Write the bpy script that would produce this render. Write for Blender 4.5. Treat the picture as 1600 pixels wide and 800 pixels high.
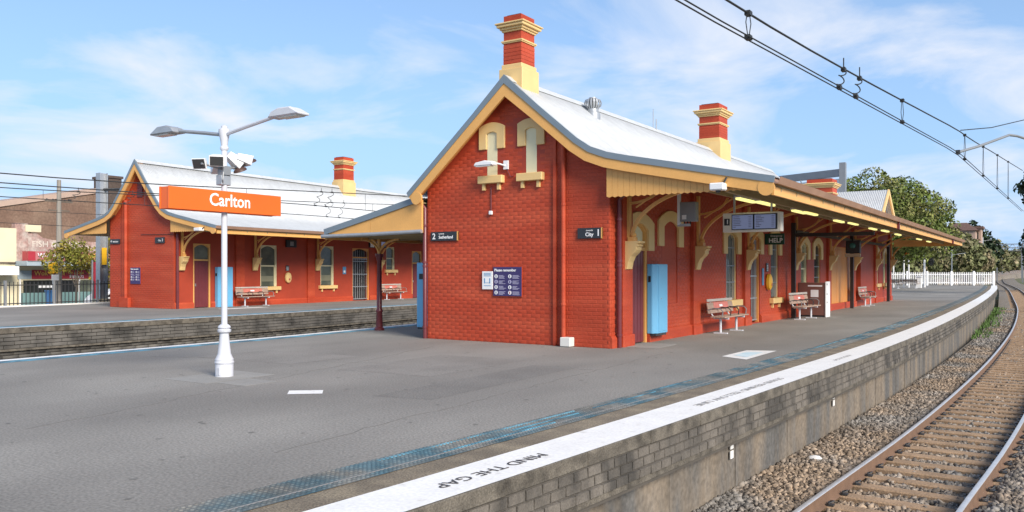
import bpy, math, random
import numpy as np
from mathutils import Vector, Matrix
R = math.radians
random.seed(7); rng = np.random.default_rng(11)
for o in list(bpy.data.objects): bpy.data.objects.remove(o)
S = bpy.context.scene; COL = S.collection

# ------------------------------------------------------------------ camera, sky, sun, exposure
cam = bpy.data.cameras.new('camera'); co = bpy.data.objects.new('camera', cam); COL.objects.link(co)
co.location = (0, 0, 1.65); co.rotation_euler = (R(90), 0, math.atan(850/1300))
cam.sensor_width = 36; cam.lens = 36*1300/1600; cam.shift_y = 24/1600; cam.clip_start = .1; cam.clip_end = 6000
S.camera = co
SUN_EL, SUN_AZ = 30, 113          # azimuth clockwise from +Y
W = bpy.data.worlds.new('World'); S.world = W; W.use_nodes = True
nt = W.node_tree; N = nt.nodes; LK = nt.links
bg = N['Background']; bg.inputs[1].default_value = .094
sky = N.new('ShaderNodeTexSky'); sky.sky_type = 'NISHITA'; sky.sun_disc = False
sky.sun_elevation = R(SUN_EL); sky.sun_rotation = R(SUN_AZ); sky.air_density = 1.0; sky.dust_density = .1; sky.ozone_density = 4.2
tc = N.new('ShaderNodeTexCoord'); sp = N.new('ShaderNodeSeparateXYZ'); LK.new(tc.outputs['Generated'], sp.inputs[0])
def mth(op, a, b=None, c=None):
    n = N.new('ShaderNodeMath'); n.operation = op
    for i, q in enumerate((a, b, c)):
        if q is None: continue
        if isinstance(q, (int, float)): n.inputs[i].default_value = q
        else: LK.new(q, n.inputs[i])
    return n.outputs[0]
zz = mth('ADD', mth('ABSOLUTE', sp.outputs[2]), .22)
cb = N.new('ShaderNodeCombineXYZ'); LK.new(mth('DIVIDE', sp.outputs[0], zz), cb.inputs[0]); LK.new(mth('DIVIDE', sp.outputs[1], zz), cb.inputs[1])
cb.inputs[2].default_value = 2.8
n1 = N.new('ShaderNodeTexNoise'); n1.inputs['Scale'].default_value = 1.8; n1.inputs['Detail'].default_value = 9; n1.inputs['Roughness'].default_value = .55; n1.inputs['Distortion'].default_value = .5
LK.new(cb.outputs[0], n1.inputs['Vector'])
rp = N.new('ShaderNodeValToRGB'); rp.color_ramp.elements[0].position = .45; rp.color_ramp.elements[1].position = .68
rp.color_ramp.elements[0].color = (.04, .04, .04, 1); rp.color_ramp.elements[1].color = (.93, .93, .93, 1)
LK.new(n1.outputs[0], rp.inputs[0])
mx = N.new('ShaderNodeMix'); mx.data_type = 'RGBA'; LK.new(rp.outputs[0], mx.inputs[0]); mx.inputs[7].default_value = (4.9, 5.1, 5.6, 1)
hz_ = mth('MULTIPLY', mth('POWER', mth('SUBTRACT', 1.0, mth('ABSOLUTE', sp.outputs[2])), 2.6), .97)      # pale horizon air
mh = N.new('ShaderNodeMix'); mh.data_type = 'RGBA'; LK.new(hz_, mh.inputs[0]); LK.new(sky.outputs[0], mh.inputs[6]); mh.inputs[7].default_value = (2.15, 3.5, 5.6, 1)
LK.new(mh.outputs[2], mx.inputs[6]); LK.new(mx.outputs[2], bg.inputs[0])
sl = bpy.data.lights.new('sun', 'SUN'); sl.energy = 2.9; sl.angle = R(26); sl.color = (1, .90, .77)
so = bpy.data.objects.new('sun', sl); COL.objects.link(so)
sd = Vector((math.sin(R(SUN_AZ))*math.cos(R(SUN_EL)), math.cos(R(SUN_AZ))*math.cos(R(SUN_EL)), math.sin(R(SUN_EL))))
so.rotation_euler = sd.to_track_quat('Z', 'Y').to_euler(); so.location = (10, -10, 40)
vs = S.view_settings; vs.view_transform = 'Standard'; vs.look = 'None'; vs.exposure = .95; vs.gamma = 1; vs.use_curve_mapping = False

# ------------------------------------------------------------------ materials
MATS = {}
def mat(name, col, rough=.6, metal=0., var=.12, vs=2.0, bump=0., bs=40., col2=None, c2s=1.2, c2r=(.45, .65), island=0., emit=None, spec=.5, stretch=None, alpha=None, fine=0., fs=120.):
    """procedural material: base colour with soft variation, a second weathering colour with a shape of its own, bump"""
    if name in MATS: return MATS[name]
    m = bpy.data.materials.new(name); m.use_nodes = True; t = m.node_tree; n = t.nodes; l = t.links
    b = n['Principled BSDF']; b.inputs['Roughness'].default_value = rough; b.inputs['Metallic'].default_value = metal
    b.inputs['Specular IOR Level'].default_value = spec
    g = n.new('ShaderNodeNewGeometry'); src = g.outputs['Position']
    if stretch:
        mp = n.new('ShaderNodeMapping'); mp.inputs['Scale'].default_value = stretch; l.new(src, mp.inputs[0]); src = mp.outputs[0]
    def noise(scale, det=4, vec=None):
        q = n.new('ShaderNodeTexNoise'); q.inputs['Scale'].default_value = scale; q.inputs['Detail'].default_value = det; l.new(vec or src, q.inputs['Vector']); return q.outputs[0]
    def mixc(fac, a, c, bt='MIX'):
        q = n.new('ShaderNodeMix'); q.data_type = 'RGBA'; q.blend_type = bt
        for i, s in ((0, fac), (6, a), (7, c)):
            if isinstance(s, (int, float)): q.inputs[i].default_value = s
            elif isinstance(s, tuple): q.inputs[i].default_value = (*s, 1)
            else: l.new(s, q.inputs[i])
        return q.outputs[2]
    def rng_(v, a, c, lo, hi):
        q = n.new('ShaderNodeMapRange'); l.new(v, q.inputs[0])
        for i, s in enumerate((a, c, lo, hi)): q.inputs[i+1].default_value = s
        return q.outputs[0]
    c = col
    if col2: c = mixc(rng_(noise(c2s, 6), c2r[0], c2r[1], 0, 1), c, col2)
    if var:
        v = rng_(noise(vs, 5), .25, .75, 1-var, 1+var)
        cv = n.new('ShaderNodeCombineColor'); [l.new(v, cv.inputs[i]) for i in range(3)]
        c = mixc(1., c, cv.outputs[0], 'MULTIPLY')
    if fine:
        v = rng_(noise(fs, 2, g.outputs['Position']), .3, .7, 1-fine, 1+fine)
        cv = n.new('ShaderNodeCombineColor'); [l.new(v, cv.inputs[i]) for i in range(3)]
        c = mixc(1., c, cv.outputs[0], 'MULTIPLY')
    if island:
        v = rng_(g.outputs['Random Per Island'], 0, 1, 1-island, 1+island)
        cv = n.new('ShaderNodeCombineColor'); [l.new(v, cv.inputs[i]) for i in range(3)]
        c = mixc(1., c, cv.outputs[0], 'MULTIPLY')
    if isinstance(c, tuple): b.inputs['Base Color'].default_value = (*c, 1)
    else: l.new(c, b.inputs['Base Color'])
    if bump:
        q = n.new('ShaderNodeBump'); q.inputs['Strength'].default_value = bump; q.inputs['Distance'].default_value = .02
        l.new(noise(bs, 4), q.inputs['Height']); l.new(q.outputs[0], b.inputs['Normal'])
    if emit: b.inputs['Emission Color'].default_value = (*emit[0], 1); b.inputs['Emission Strength'].default_value = emit[1]
    if alpha is not None: b.inputs['Alpha'].default_value = alpha
    MATS[name] = m; return m
RED = mat('red painted brick', (.40, .054, .022), .55, spec=.3, var=.13, vs=1.1, col2=(.45, .075, .033), c2s=.9, bump=.3, bs=22, fine=.08, fs=16, stretch=(.5, .5, 2.6))
RED2 = mat('red painted brick joint', (.355, .045, .018), .6, var=.12, vs=1.5)
REDW = mat('rose painted brickwork', (.43, .052, .032), .45, var=.1, bump=.25, bs=30)
YEL = mat('ochre paint', (.72, .385, .115), .5, var=.07, vs=1.6, fine=.04, fs=30)
CRM = mat('cream paint', (.72, .50, .215), .5, var=.07, vs=2)
PALE = mat('pale cream paint', (.74, .68, .44), .5, var=.06)
ORG = mat('orange tan timber paint', (.70, .31, .09), .5, var=.08, vs=1.2)
MAR = mat('maroon paint', (.135, .026, .032), .35, var=.1, vs=3)
MARD = mat('dark maroon door paint', (.155, .03, .036), .45, var=.1)
ROOF = mat('galvanised roof sheet', (.56, .585, .60), .5, .1, var=.07, vs=.5, col2=(.49, .51, .52), c2s=.5, c2r=(.4, .65), spec=.3, stretch=(.4, 3., .4), fine=.06, fs=5)
FLASH = mat('blue grey flashing', (.20, .25, .29), .45, .2, var=.06)
SOF = mat('brown green soffit board', (.34, .26, .14), .7, var=.12)
ASPH = mat('worn asphalt', (.245, .235, .215), .88, var=.2, vs=.45, col2=(.205, .196, .18), c2s=.35, c2r=(.40, .62), stretch=(1, .55, 1), bump=.45, bs=55, fine=.27, fs=38)
ASPH2 = mat('brown gritty seal', (.175, .145, .105), .9, var=.2, vs=2, bump=.5, bs=70, fine=.45, fs=60, col2=(.24, .2, .14), c2s=3)
CONC = mat('weathered concrete', (.23, .21, .185), .9, var=.2, vs=1.2, col2=(.14, .125, .11), c2s=1.6, bump=.3, bs=30, fine=.15, fs=60)
CONCL = mat('light concrete slab', (.27, .265, .25), .9, var=.1, fine=.12, fs=60)
COPE = mat('dark weathered coping stone', (.135, .12, .097), .9, var=.35, vs=4, col2=(.07, .062, .05), c2s=5, bump=.6, bs=40, fine=.3, fs=70)
PWALL = mat('stained platform render', (.205, .168, .127), .92, var=.34, vs=2.2, col2=(.10, .097, .092), c2s=1.1, c2r=(.38, .60), stretch=(1.9, 1.9, .4), fine=.24, fs=14, bump=.35, bs=22)
PBRK = mat('old brown platform brick', (.155, .138, .117), .9, var=.3, vs=3, col2=(.062, .057, .05), c2s=2.2, c2r=(.40, .60), stretch=(1, 1, .45), bump=.5, bs=45, island=.13, fine=.2, fs=60)
PBRK2 = mat('grey stained platform brick', (.125, .118, .107), .9, var=.32, vs=1.2, col2=(.05, .048, .044), c2s=1.4, bump=.4, bs=30, island=.25)
MORT = mat('dark platform joint', (.085, .076, .065), .95, var=.2)
WHITE = mat('white line paint', (.80, .80, .785), .6, var=.06, vs=3, col2=(.60, .585, .55), c2s=7, c2r=(.60, .8), fine=.08, fs=30)
WPAINT = mat('white enamel', (.78, .79, .80), .35, var=.03)
SILV = mat('pale grey pole paint', (.56, .58, .63), .42, var=.06, vs=4)
GALV = mat('galvanised steel', (.42, .44, .46), .4, .5, var=.1, vs=6)
GREY = mat('mid grey metal', (.26, .275, .29), .45, .3, var=.08)
DGREY = mat('dark grey metal', (.05, .052, .055), .45, .3, var=.1)
BLACK = mat('black enamel', (.012, .013, .014), .4, var=.1)
TACT = mat('blue tactile rubber', (.06, .115, .145), .8, spec=.2, var=.3, vs=1.3, col2=(.165, .165, .155), c2s=1.6, c2r=(.38, .58), island=.2)
TACTB = mat('bright blue tactile rubber', (.14, .36, .48), .7, spec=.2, var=.25, vs=4, col2=(.075, .155, .205), c2s=2.2, c2r=(.42, .58))
BLUE = mat('sky blue cabinet paint', (.145, .415, .66), .35, var=.05, vs=1.5)
ORANGE = mat('orange sign enamel', (.82, .135, .012), .35, var=.03)
SGN = mat('charcoal sign face', (.022, .026, .032), .35, var=.05)
GRN = mat('dark green sign face', (.008, .06, .035), .4, var=.05)
PURP = mat('purple notice face', (.042, .03, .12), .4, var=.05)
TXT = mat('white lettering', (.82, .83, .84), .5, var=0)
TXTD = mat('dark lettering', (.055, .055, .06), .6, var=.2, vs=20)
TXTB = mat('blue print', (.10, .28, .5), .5, var=0)
SCRN = mat('lit display screen', (.03, .03, .06), .15, var=0, emit=((.22, .25, .42), .22))
TUBE = mat('lit fluorescent tube', (.8, .8, .55), .3, var=0, emit=((1., .9, .3), .55))
LENS = mat('lamp lens', (.75, .76, .72), .2, var=0)
GLASS = mat('dull window glass', (.085, .10, .08), .12, var=.25, vs=1.4, col2=(.16, .17, .13), c2s=1.1)
GLASSD = mat('dark window glass', (.025, .03, .03), .1, var=.3, vs=1)
STEEL = mat('polished rail head', (.72, .70, .68), .36, .6, var=.1, vs=6)
RUST = mat('rusty rail side', (.16, .095, .06), .85, var=.2, vs=5)
SLEEP = mat('dusty brown sleeper', (.31, .21, .13), .92, var=.25, vs=3, bump=.5, bs=30, fine=.25, fs=50)
STONE = mat('ballast stone', (.195, .182, .165), .92, var=.25, vs=.6, island=.6, col2=(.25, .19, .135), c2s=.55, c2r=(.42, .6))
BED = mat('ballast bed', (.19, .165, .135), .95, var=.25, vs=.8, bump=1., bs=16, fine=.5, fs=18)
DIRT = mat('verge soil and scrub', (.12, .115, .055), .95, var=.3, vs=.15, col2=(.08, .11, .035), c2s=.08, fine=.3, fs=3)
WIRE = mat('dark overhead wire', (.035, .036, .036), .55, .4, var=.1)
TIM = mat('weathered bench timber', (.36, .255, .2), .65, var=.18, vs=3, stretch=(3, .6, 3), fine=.15, fs=40)
TIMG = mat('grey bench timber', (.42, .39, .36), .65, var=.15, vs=3, stretch=(3, .6, 3))
TIMP = mat('salmon bench panel', (.55, .17, .13), .5, var=.12, vs=6)
BRWN = mat('brown brick wall', (.17, .105, .075), .9, var=.18, vs=.5, col2=(.21, .14, .10), c2s=.6, bump=.4, bs=12, fine=.2, fs=6)
BRWD = mat('dark brown brick pier', (.085, .062, .05), .9, var=.2, fine=.2, fs=6)
FADE = mat('faded pink painted brick', (.36, .23, .20), .9, var=.15, vs=2, col2=(.5, .42, .37), c2s=1.8, fine=.2, fs=7)
CREAMW = mat('cream rendered shopfront', (.66, .60, .42), .8, var=.06, vs=.7)
RSIGN = mat('crimson shop sign', (.38, .03, .045), .5, var=.1)
PSIGN = mat('sun faded rose shop sign', (.45, .16, .16), .6, var=.12, vs=1.5)
GOLD = mat('gold lettering', (.75, .48, .09), .5, var=.05)
YSIGN = mat('yellow sign', (.85, .48, .02), .5, var=.05)
AWN = mat('grey blue awning', (.33, .40, .45), .6, var=.08)
TEAL = mat('teal stall riser', (.15, .26, .26), .5, var=.08)
BIN = mat('blue plastic bin', (.06, .24, .55), .4, var=.05)
LEAF = mat('fig leaves', (.12, .165, .035), .55, var=.4, vs=.45, col2=(.19, .18, .06), c2s=.5, island=.55, spec=.25)
LEAF2 = mat('olive scrub leaves', (.145, .16, .07), .6, var=.35, vs=.3, col2=(.23, .19, .115), c2s=.35, island=.5, spec=.2)
LEAF3 = mat('dark conifer leaves', (.022, .04, .018), .6, var=.3, island=.45, spec=.2)
LEAF4 = mat('yellow green street leaves', (.17, .17, .03), .55, var=.35, vs=.8, col2=(.24, .17, .03), c2s=.7, island=.5, spec=.2)
WEED = mat('trackside weed', (.085, .16, .03), .6, var=.3, island=.4)
BARK = mat('grey bark', (.12, .10, .08), .9, var=.2, bump=.4, bs=20)
TILE = mat('brown roof tile', (.13, .075, .06), .8, var=.15)
PINKW = mat('pinkish house wall', (.42, .30, .24), .8, var=.06)
BRWNP = mat('brown cabinet front', (.17, .075, .06), .4, var=.08)
CARW = mat('white car paint', (.75, .76, .77), .25, var=.02)
TYRE = mat('tyre rubber', (.02, .02, .02), .8, var=.1)

# ------------------------------------------------------------------ mesh helpers
class MB:
    def __init__(s): s.v = []; s.f = []
    def add(s, vs_, fs_):
        o = len(s.v); s.v += [tuple(p) for p in vs_]; s.f += [tuple(o+i for i in q) for q in fs_]; return s
    def box(s, x0, x1, y0, y1, z0, z1, M=None):
        p = [(x, y, z) for z in (z0, z1) for x, y in ((x0, y0), (x1, y0), (x1, y1), (x0, y1))]
        if M: p = [M @ Vector(q) for q in p]
        return s.add(p, [(3, 2, 1, 0), (4, 5, 6, 7), (0, 1, 5, 4), (1, 2, 6, 5), (2, 3, 7, 6), (3, 0, 4, 7)])
    def prism(s, pts, fn, t0, t1):
        n = len(pts); a = sum(pts[i][0]*pts[(i+1) % n][1]-pts[(i+1) % n][0]*pts[i][1] for i in range(n))
        s.add([fn(u, v, t) for t in (t0, t1) for u, v in pts], [tuple(range(n))[::-1], tuple(range(n, 2*n))]+[(i, (i+1) % n, n+(i+1) % n, n+i) for i in range(n)]); return s
    def strip(s, inner, outer, fn, t0, t1):
        """solid band between two polylines of equal length"""
        n = len(inner); p = [fn(u, v, t) for t in (t0, t1) for q in (inner, outer) for u, v in q]; f = []
        A, B, C, D = 0, n, 2*n, 3*n
        for i in range(n-1):
            f += [(A+i, A+i+1, B+i+1, B+i), (C+i+1, C+i, D+i, D+i+1), (A+i+1, A+i, C+i, C+i+1), (B+i, B+i+1, D+i+1, D+i)]
        f += [(A, B, D, C), (A+n-1, C+n-1, D+n-1, B+n-1)]
        return s.add(p, f)
    def tube(s, path, r, n=8, cap=True):
        P = [Vector(p) for p in path]; rr = r if isinstance(r, (list, tuple)) else [r]*len(P); o = len(s.v); ref = None
        for i, p in enumerate(P):
            t = (P[min(i+1, len(P)-1)]-P[max(i-1, 0)]).normalized()
            if ref is None: ref = t.orthogonal().normalized()
            ref = (ref-t*ref.dot(t)).normalized(); b = t.cross(ref)
            s.v += [tuple(p+(ref*math.cos(k*2*math.pi/n)+b*math.sin(k*2*math.pi/n))*rr[i]) for k in range(n)]
        for i in range(len(P)-1):
            for k in range(n): s.f.append((o+i*n+k, o+i*n+(k+1) % n, o+(i+1)*n+(k+1) % n, o+(i+1)*n+k))
        if cap: s.f.append(tuple(o+k for k in range(n))[::-1]); s.f.append(tuple(o+(len(P)-1)*n+k for k in range(n)))
        return s
    def lathe(s, prof, c=(0, 0, 0), n=20, M=None):
        o = len(s.v)
        for r, z in prof:
            for k in range(n):
                q = Vector((c[0]+r*math.cos(k*2*math.pi/n), c[1]+r*math.sin(k*2*math.pi/n), c[2]+z)); s.v.append(tuple(M @ q if M else q))
        for i in range(len(prof)-1):
            for k in range(n): s.f.append((o+i*n+k, o+i*n+(k+1) % n, o+(i+1)*n+(k+1) % n, o+(i+1)*n+k))
        s.f.append(tuple(o+k for k in range(n))[::-1]); s.f.append(tuple(o+(len(prof)-1)*n+k for k in range(n)))
        return s
    def build(s, name, m, parent=None, world=False, smooth=False, bevel=0, flip=False):
        v = s.v
        if world and parent:
            w = wloc(parent); v = [(a-w[0], b-w[1], c-w[2]) for a, b, c in v]
        me = bpy.data.meshes.new(name); me.from_pydata(v, [], s.f)
        import bmesh
        b = bmesh.new(); b.from_mesh(me); bmesh.ops.recalc_face_normals(b, faces=b.faces)
        if bevel: bmesh.ops.bevel(b, geom=[e for e in b.edges if e.is_manifold and e.calc_face_angle(0) > .5], offset=bevel, segments=1, affect='EDGES', clamp_overlap=True)
        b.to_mesh(me); b.free()
        if smooth: me.polygons.foreach_set('use_smooth', [True]*len(me.polygons)); me.set_sharp_from_angle(angle=R(40))
        me.materials.append(m); return link(name, me, parent)
def wloc(p):
    l = Vector((0, 0, 0))
    while p: l += p.location; p = p.parent
    return l
def link(name, me, parent=None, loc=None, rz=None):
    o = bpy.data.objects.new(name, me); COL.objects.link(o)
    if parent: o.parent = parent
    if loc is not None: o.location = loc
    if rz is not None: o.rotation_euler = (0, 0, rz)
    return o
def tag(o, label, cat, group=None):
    o['label'] = label; o['category'] = cat
    if group: o['group'] = group
    return o
def thing(name, label, cat, loc=(0, 0, 0), rz=0, group=None): return tag(link(name, None, None, loc, rz), label, cat, group)
def struct(o): o['kind'] = 'structure'; return o
def stuff(o): o['kind'] = 'stuff'; return o
def rawmesh(name, v, f, m, parent=None, smooth=False):
    """fast numpy mesh; f has a constant number of corners"""
    me = bpy.data.meshes.new(name); v = np.asarray(v, np.float32); f = np.asarray(f, np.int32); k = f.shape[1]
    me.vertices.add(len(v)); me.vertices.foreach_set('co', v.ravel()); me.loops.add(f.size); me.loops.foreach_set('vertex_index', f.ravel())
    me.polygons.add(len(f)); me.polygons.foreach_set('loop_start', np.arange(0, f.size, k, dtype=np.int32))
    if smooth: me.polygons.foreach_set('use_smooth', np.ones(len(f), bool))
    me.update(calc_edges=True); me.validate(); me.materials.append(m); return link(name, me, parent)
def text(s_, size, loc, rot, m, parent=None, name='lettering', align='LEFT', ext=.002, sx=1., weight=0., world=True):
    c = bpy.data.curves.new(name, 'FONT'); c.body = s_; c.size = size; c.align_x = align; c.align_y = 'CENTER'; c.extrude = ext; c.offset = weight; c.resolution_u = 3
    t = bpy.data.objects.new('tmp', c); COL.objects.link(t)
    me = bpy.data.meshes.new_from_object(t.evaluated_get(bpy.context.evaluated_depsgraph_get())); bpy.data.objects.remove(t); bpy.data.curves.remove(c)
    me.materials.clear(); me.materials.append(m); me.name = name
    l = Vector(loc)-wloc(parent) if parent and world else Vector(loc)
    o = link(name, me, parent, l); o.rotation_euler = rot; o.scale = (sx, 1, 1); return o
F_ = (R(90), 0, 0); SX = (R(90), 0, R(90))      # lettering facing -Y, facing +X
def XZ(u, v, t): return (u, t, v)                # profile in X,Z pushed along Y
def YZ(u, v, t): return (t, u, v)                # profile in Y,Z pushed along X
def arc(cx, cz, rx, rz, a0, a1, n): return [(cx+rx*math.cos(R(a0+(a1-a0)*i/n)), cz+rz*math.sin(R(a0+(a1-a0)*i/n))) for i in range(n+1)]
def spline(pts):
    P = np.array(pts, float); x, y = P[:, 0], P[:, 1]; m = np.gradient(y, x)
    def f(t):
        t = np.asarray(t, float); i = np.clip(np.searchsorted(x, t)-1, 0, len(x)-2); h = x[i+1]-x[i]; u = (t-x[i])/h
        return (2*u**3-3*u**2+1)*y[i]+(u**3-2*u**2+u)*h*m[i]+(-2*u**3+3*u**2)*y[i+1]+(u**3-u**2)*h*m[i+1]
    return f
E1 = spline([(-14, -5.6), (-4, -4.4), (4.4, -3.72), (7, -3.56), (13.1, -3.27), (21, -3.02), (30, -2.96), (40, -3.08), (55, -3.4), (73, -3.95), (90, -4.6), (112, -5.75)])
E2 = spline([(-14, -16.9), (0, -16.6), (9, -16.45), (14, -16.5), (18, -16.75), (22, -17.1), (35, -18.0), (73, -21), (112, -26)])
E3 = spline([(-14, -26.2), (0, -25.7), (12, -25.5), (19, -25.4), (32, -26.2), (60, -28), (112, -33)])
TRK = spline([(-10, -3.2), (4.4, -1.98), (9.86, -1.74), (14.9, -1.42), (25.5, -1.05), (38.5, -.93), (65.4, -1.4), (99, -2.88), (170, -6.6), (254, -12.2), (348, -15.9), (396, -14.8), (446, -11.7), (540, 3)])
TZ = spline([(-20, 0), (0, 0), (120, 0), (254, 0), (348, 1.02), (396, 1.44), (446, 1.87), (540, 2.3)])   # rise of the line
def ribbon(fa, fb, ys, z, nx=1):
    v = []; f = []
    for y in ys:
        a, b = float(fa(y)), float(fb(y)); v += [(a+(b-a)*i/nx, y, z) for i in range(nx+1)]
    for j in range(len(ys)-1):
        for i in range(nx): f.append((j*(nx+1)+i, j*(nx+1)+i+1, (j+1)*(nx+1)+i+1, (j+1)*(nx+1)+i))
    return v, f
def off(fn, d): return lambda y: fn(y)+d
YS = [-14+i for i in range(0, 127)]

# ------------------------------------------------------------------ ground, platforms, track
gy = np.concatenate([np.arange(-60, 120, 10), np.arange(120, 560, 20), np.array([700, 1000, 1600, 3000])]).astype(float)
gx = np.concatenate([np.array([-3000, -1200, -500, -250, -150]), np.arange(-110, 110, 10), np.array([150, 300, 800, 3000])]).astype(float)
gv = [(x, y, -1.62+float(TZ(min(y, 540)))+max(0, min(1, (-x-22)/40))*max(0, min(1, (y-120)/120))*5) for y in gy for x in gx]
nx_ = len(gx); gf = [(j*nx_+i, j*nx_+i+1, (j+1)*nx_+i+1, (j+1)*nx_+i) for j in range(len(gy)-1) for i in range(nx_-1)]
struct(rawmesh('ground', gv, gf, DIRT, smooth=True))
v, f = ribbon(off(E1, -.57-.33-.42), off(E2, .62), YS, 0, 12); plat = struct(rawmesh('platform', v, f, ASPH))
b = MB()
v, f = ribbon(off(E1, -.92), off(E1, -.57), YS, -.002); rawmesh('gritty_seal_strip', v, f, ASPH2, plat)
v, f = ribbon(off(E1, -.57), off(E1, -.012), YS, .004); rawmesh('edge_line', v, f, WHITE, plat)
v, f = ribbon(off(E1, -1.34), off(E1, -.90), YS, .003); tb = rawmesh('tactile_strip', v, f, TACT, plat)
v, f = ribbon(off(E1, -1.025), off(E1, -.995), YS, .006); rawmesh('tactile_joint', v, f, CONCL, plat)
v, f = ribbon(off(E2, .03), off(E2, .28), YS, .004); rawmesh('edge_line', v, f, WHITE, plat)
v, f = ribbon(off(E2, 0), off(E2, .66), YS, -.003); rawmesh('edge_seal', v, f, ASPH2, plat)
v, f = ribbon(off(E2, .30), off(E2, .62), YS, .003); rawmesh('tactile_strip', v, f, TACTB, plat)
# tactile domes: real truncated domes near the camera
def domes(fn, y0, y1, d0, d1, pitch, m, name):
    ys = np.arange(y0, y1, pitch); ds = np.arange(d0, d1, pitch); Y, D = np.meshgrid(ys, ds, indexing='ij'); X = fn(Y)+D; c = np.stack([X.ravel(), Y.ravel()], 1); n = len(c)
    k = 6; a = np.arange(k)*2*np.pi/k; base = np.concatenate([np.stack([np.cos(a)*.018, np.sin(a)*.018, np.full(k, .003)], 1), np.stack([np.cos(a)*.012, np.sin(a)*.012, np.full(k, .010)], 1)])
    v = (base[None]+np.concatenate([c, np.zeros((n, 1))], 1)[:, None]).reshape(-1, 3)
    q = [(i, (i+1) % k, k+(i+1) % k, k+i) for i in range(k)]+[(k, k+1, k+2, k+3), (k, k+3, k+4, k+5)]
    f = (np.array(q)[None]+np.arange(n)[:, None, None]*2*k).reshape(-1, 4)
    return stuff(rawmesh(name, v, f, m, plat))
domes(E1, 1.5, 40, -1.32, -1.03, .05, TACT, 'tactile_domes')
domes(E1, 1.5, 40, -.985, -.91, .05, TACT, 'tactile_domes')
# worn brighter rows of tactile inserts
for k, (y0, y1, d) in enumerate(((7.2, 8.5, -1.15), (5.4, 8.6, -1.27), (8.9, 10.6, -1.2), (6.0, 7.8, -1.05), (10.9, 12.0, -1.29), (13.5, 14.4, -1.1), (18, 24, -1.25), (15.5, 17, -1.28), (26, 38, -1.2), (24, 30, -1.08))):
    b = MB()
    yy = y0
    while yy < y1:
        x = float(E1(yy))+d; b.box(x-.011, x+.011, yy, yy+.034, .0035, .0125); yy += .05
    stuff(b.build('tactile_insert', TACTB, plat))
# platform face 1: coping stones, three courses of bricks, ledge, recessed wall
ys = np.arange(-12, 112, 1.25)
for i, y in enumerate(ys[:-1]):
    y1 = y+1.243; j = random.uniform(-.006, .006); m = MB(); q = []
    for yy in (y, y+.62, y1):
        q.append(float(E1(yy)))
    pts = [(q[0]-.56, y), (q[0]+j, y), (q[1]+j, y+.62), (q[2]+j, y1), (q[2]-.56, y1), (q[1]-.56, y+.62)]
    m.prism(pts, lambda u, w, t: (u, w, t), -.135, 0.); m.build('coping_stone', COPE, plat, bevel=.008)
def lay(fn, d, y0, y1, z0, z1, m, name, parent=plat, step=1., sgn=1):
    ys = np.arange(y0, y1+.01, step); inner = [(float(fn(y))+d-.12*sgn, y) for y in ys]; outer = [(float(fn(y))+d, y) for y in ys]
    return MB().strip(inner, outer, lambda u, w, t: (u, w, t), z0, z1).build(name, m, parent)
lay(E1, -.018, -12, 112, -.44, -.136, MORT, 'brick_backing')
lay(E1, -.005, -12, 112, -.50, -.44, COPE, 'ledge_course')
lay(E1, -.03, -12, 112, -.545, -.50, MORT, 'ledge_course')
lay(E1, -.20, -12, 112, -1.7, -.545, PWALL, 'retaining_wall')
ywp = 2.
for i in range(42):                                             # buttress joints in the recessed wall
    wd0 = random.uniform(.7, 2.6); y = ywp; ywp += wd0+.02; x = min(float(E1(y)), float(E1(y+wd0)))-.20
    MB().box(x-.05, x+.004+.012*random.random(), y, y+wd0, -1.6, -.56+random.uniform(-.03, 0)).build('wall_panel', PWALL, plat)
def brick_mesh(l, h, d, j=.002, c=.006):
    r = lambda: random.uniform(-j, j)
    m = MB(); m.add([(0, 0, 0), (l, 0, 0), (l, 0, h), (0, 0, h), (c, -d+r(), c), (l-c, -d+r(), c), (l-c, -d+r(), h-c), (c, -d+r(), h-c)], [(4, 5, 6, 7), (0, 1, 5, 4), (1, 2, 6, 5), (2, 3, 7, 6), (3, 0, 4, 7)])
    return m
def lay_bricks(parent, items, l, h, d, m, nsingle, j=.002, eye=None, c=.006):
    """items: (x, y, z, rz, length factor); nearest nsingle become objects, the rest one mesh"""
    ex, ey = eye or (0, 0); items.sort(key=lambda q: (q[0]-ex)**2+(q[1]-ey)**2+(q[2]-1.6)**2)
    var = []
    for k in range(5):
        b = brick_mesh(l, h, d, j, c); me = bpy.data.meshes.new('brick'); me.from_pydata(b.v, [], b.f); me.materials.append(m); var.append(me)
    w = wloc(parent) if eye is None else Vector((0, 0, 0)); sing = 0; V = []
    tm = [np.array(brick_mesh(l, h, d, j, c).v) for _ in range(12)]; fq = np.array(brick_mesh(l, h, d).f)
    for q in items:
        x, y, z, rz, sc = q
        if sing < nsingle and sc > .99:
            o = link('brick', random.choice(var), parent, (x-w[0], y-w[1], z-w[2]), rz); sing += 1
        else:
            t = random.choice(tm).copy(); t[:, 0] *= sc; cs, sn = math.cos(rz), math.sin(rz)
            V.append(np.stack([t[:, 0]*cs-t[:, 1]*sn+x-w[0], t[:, 0]*sn+t[:, 1]*cs+y-w[1], t[:, 2]+z-w[2]], 1))
    if V: stuff(rawmesh('brickwork', np.concatenate(V), (fq[None]+np.arange(len(V))[:, None, None]*8).reshape(-1, 4), m, parent))
items = []
for c in range(3):
    y = -2+.12*(c % 2)
    while y < 60:
        x0, x1 = float(E1(y)), float(E1(y+.24)); a = math.atan2(.24, x1-x0)
        items.append((x0-.055+.02*(c == 0), y, -.436+.1*c, a, 1.)); y += .243
lay_bricks(plat, items, .234, .093, .052, PBRK, 300, .005)
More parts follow.
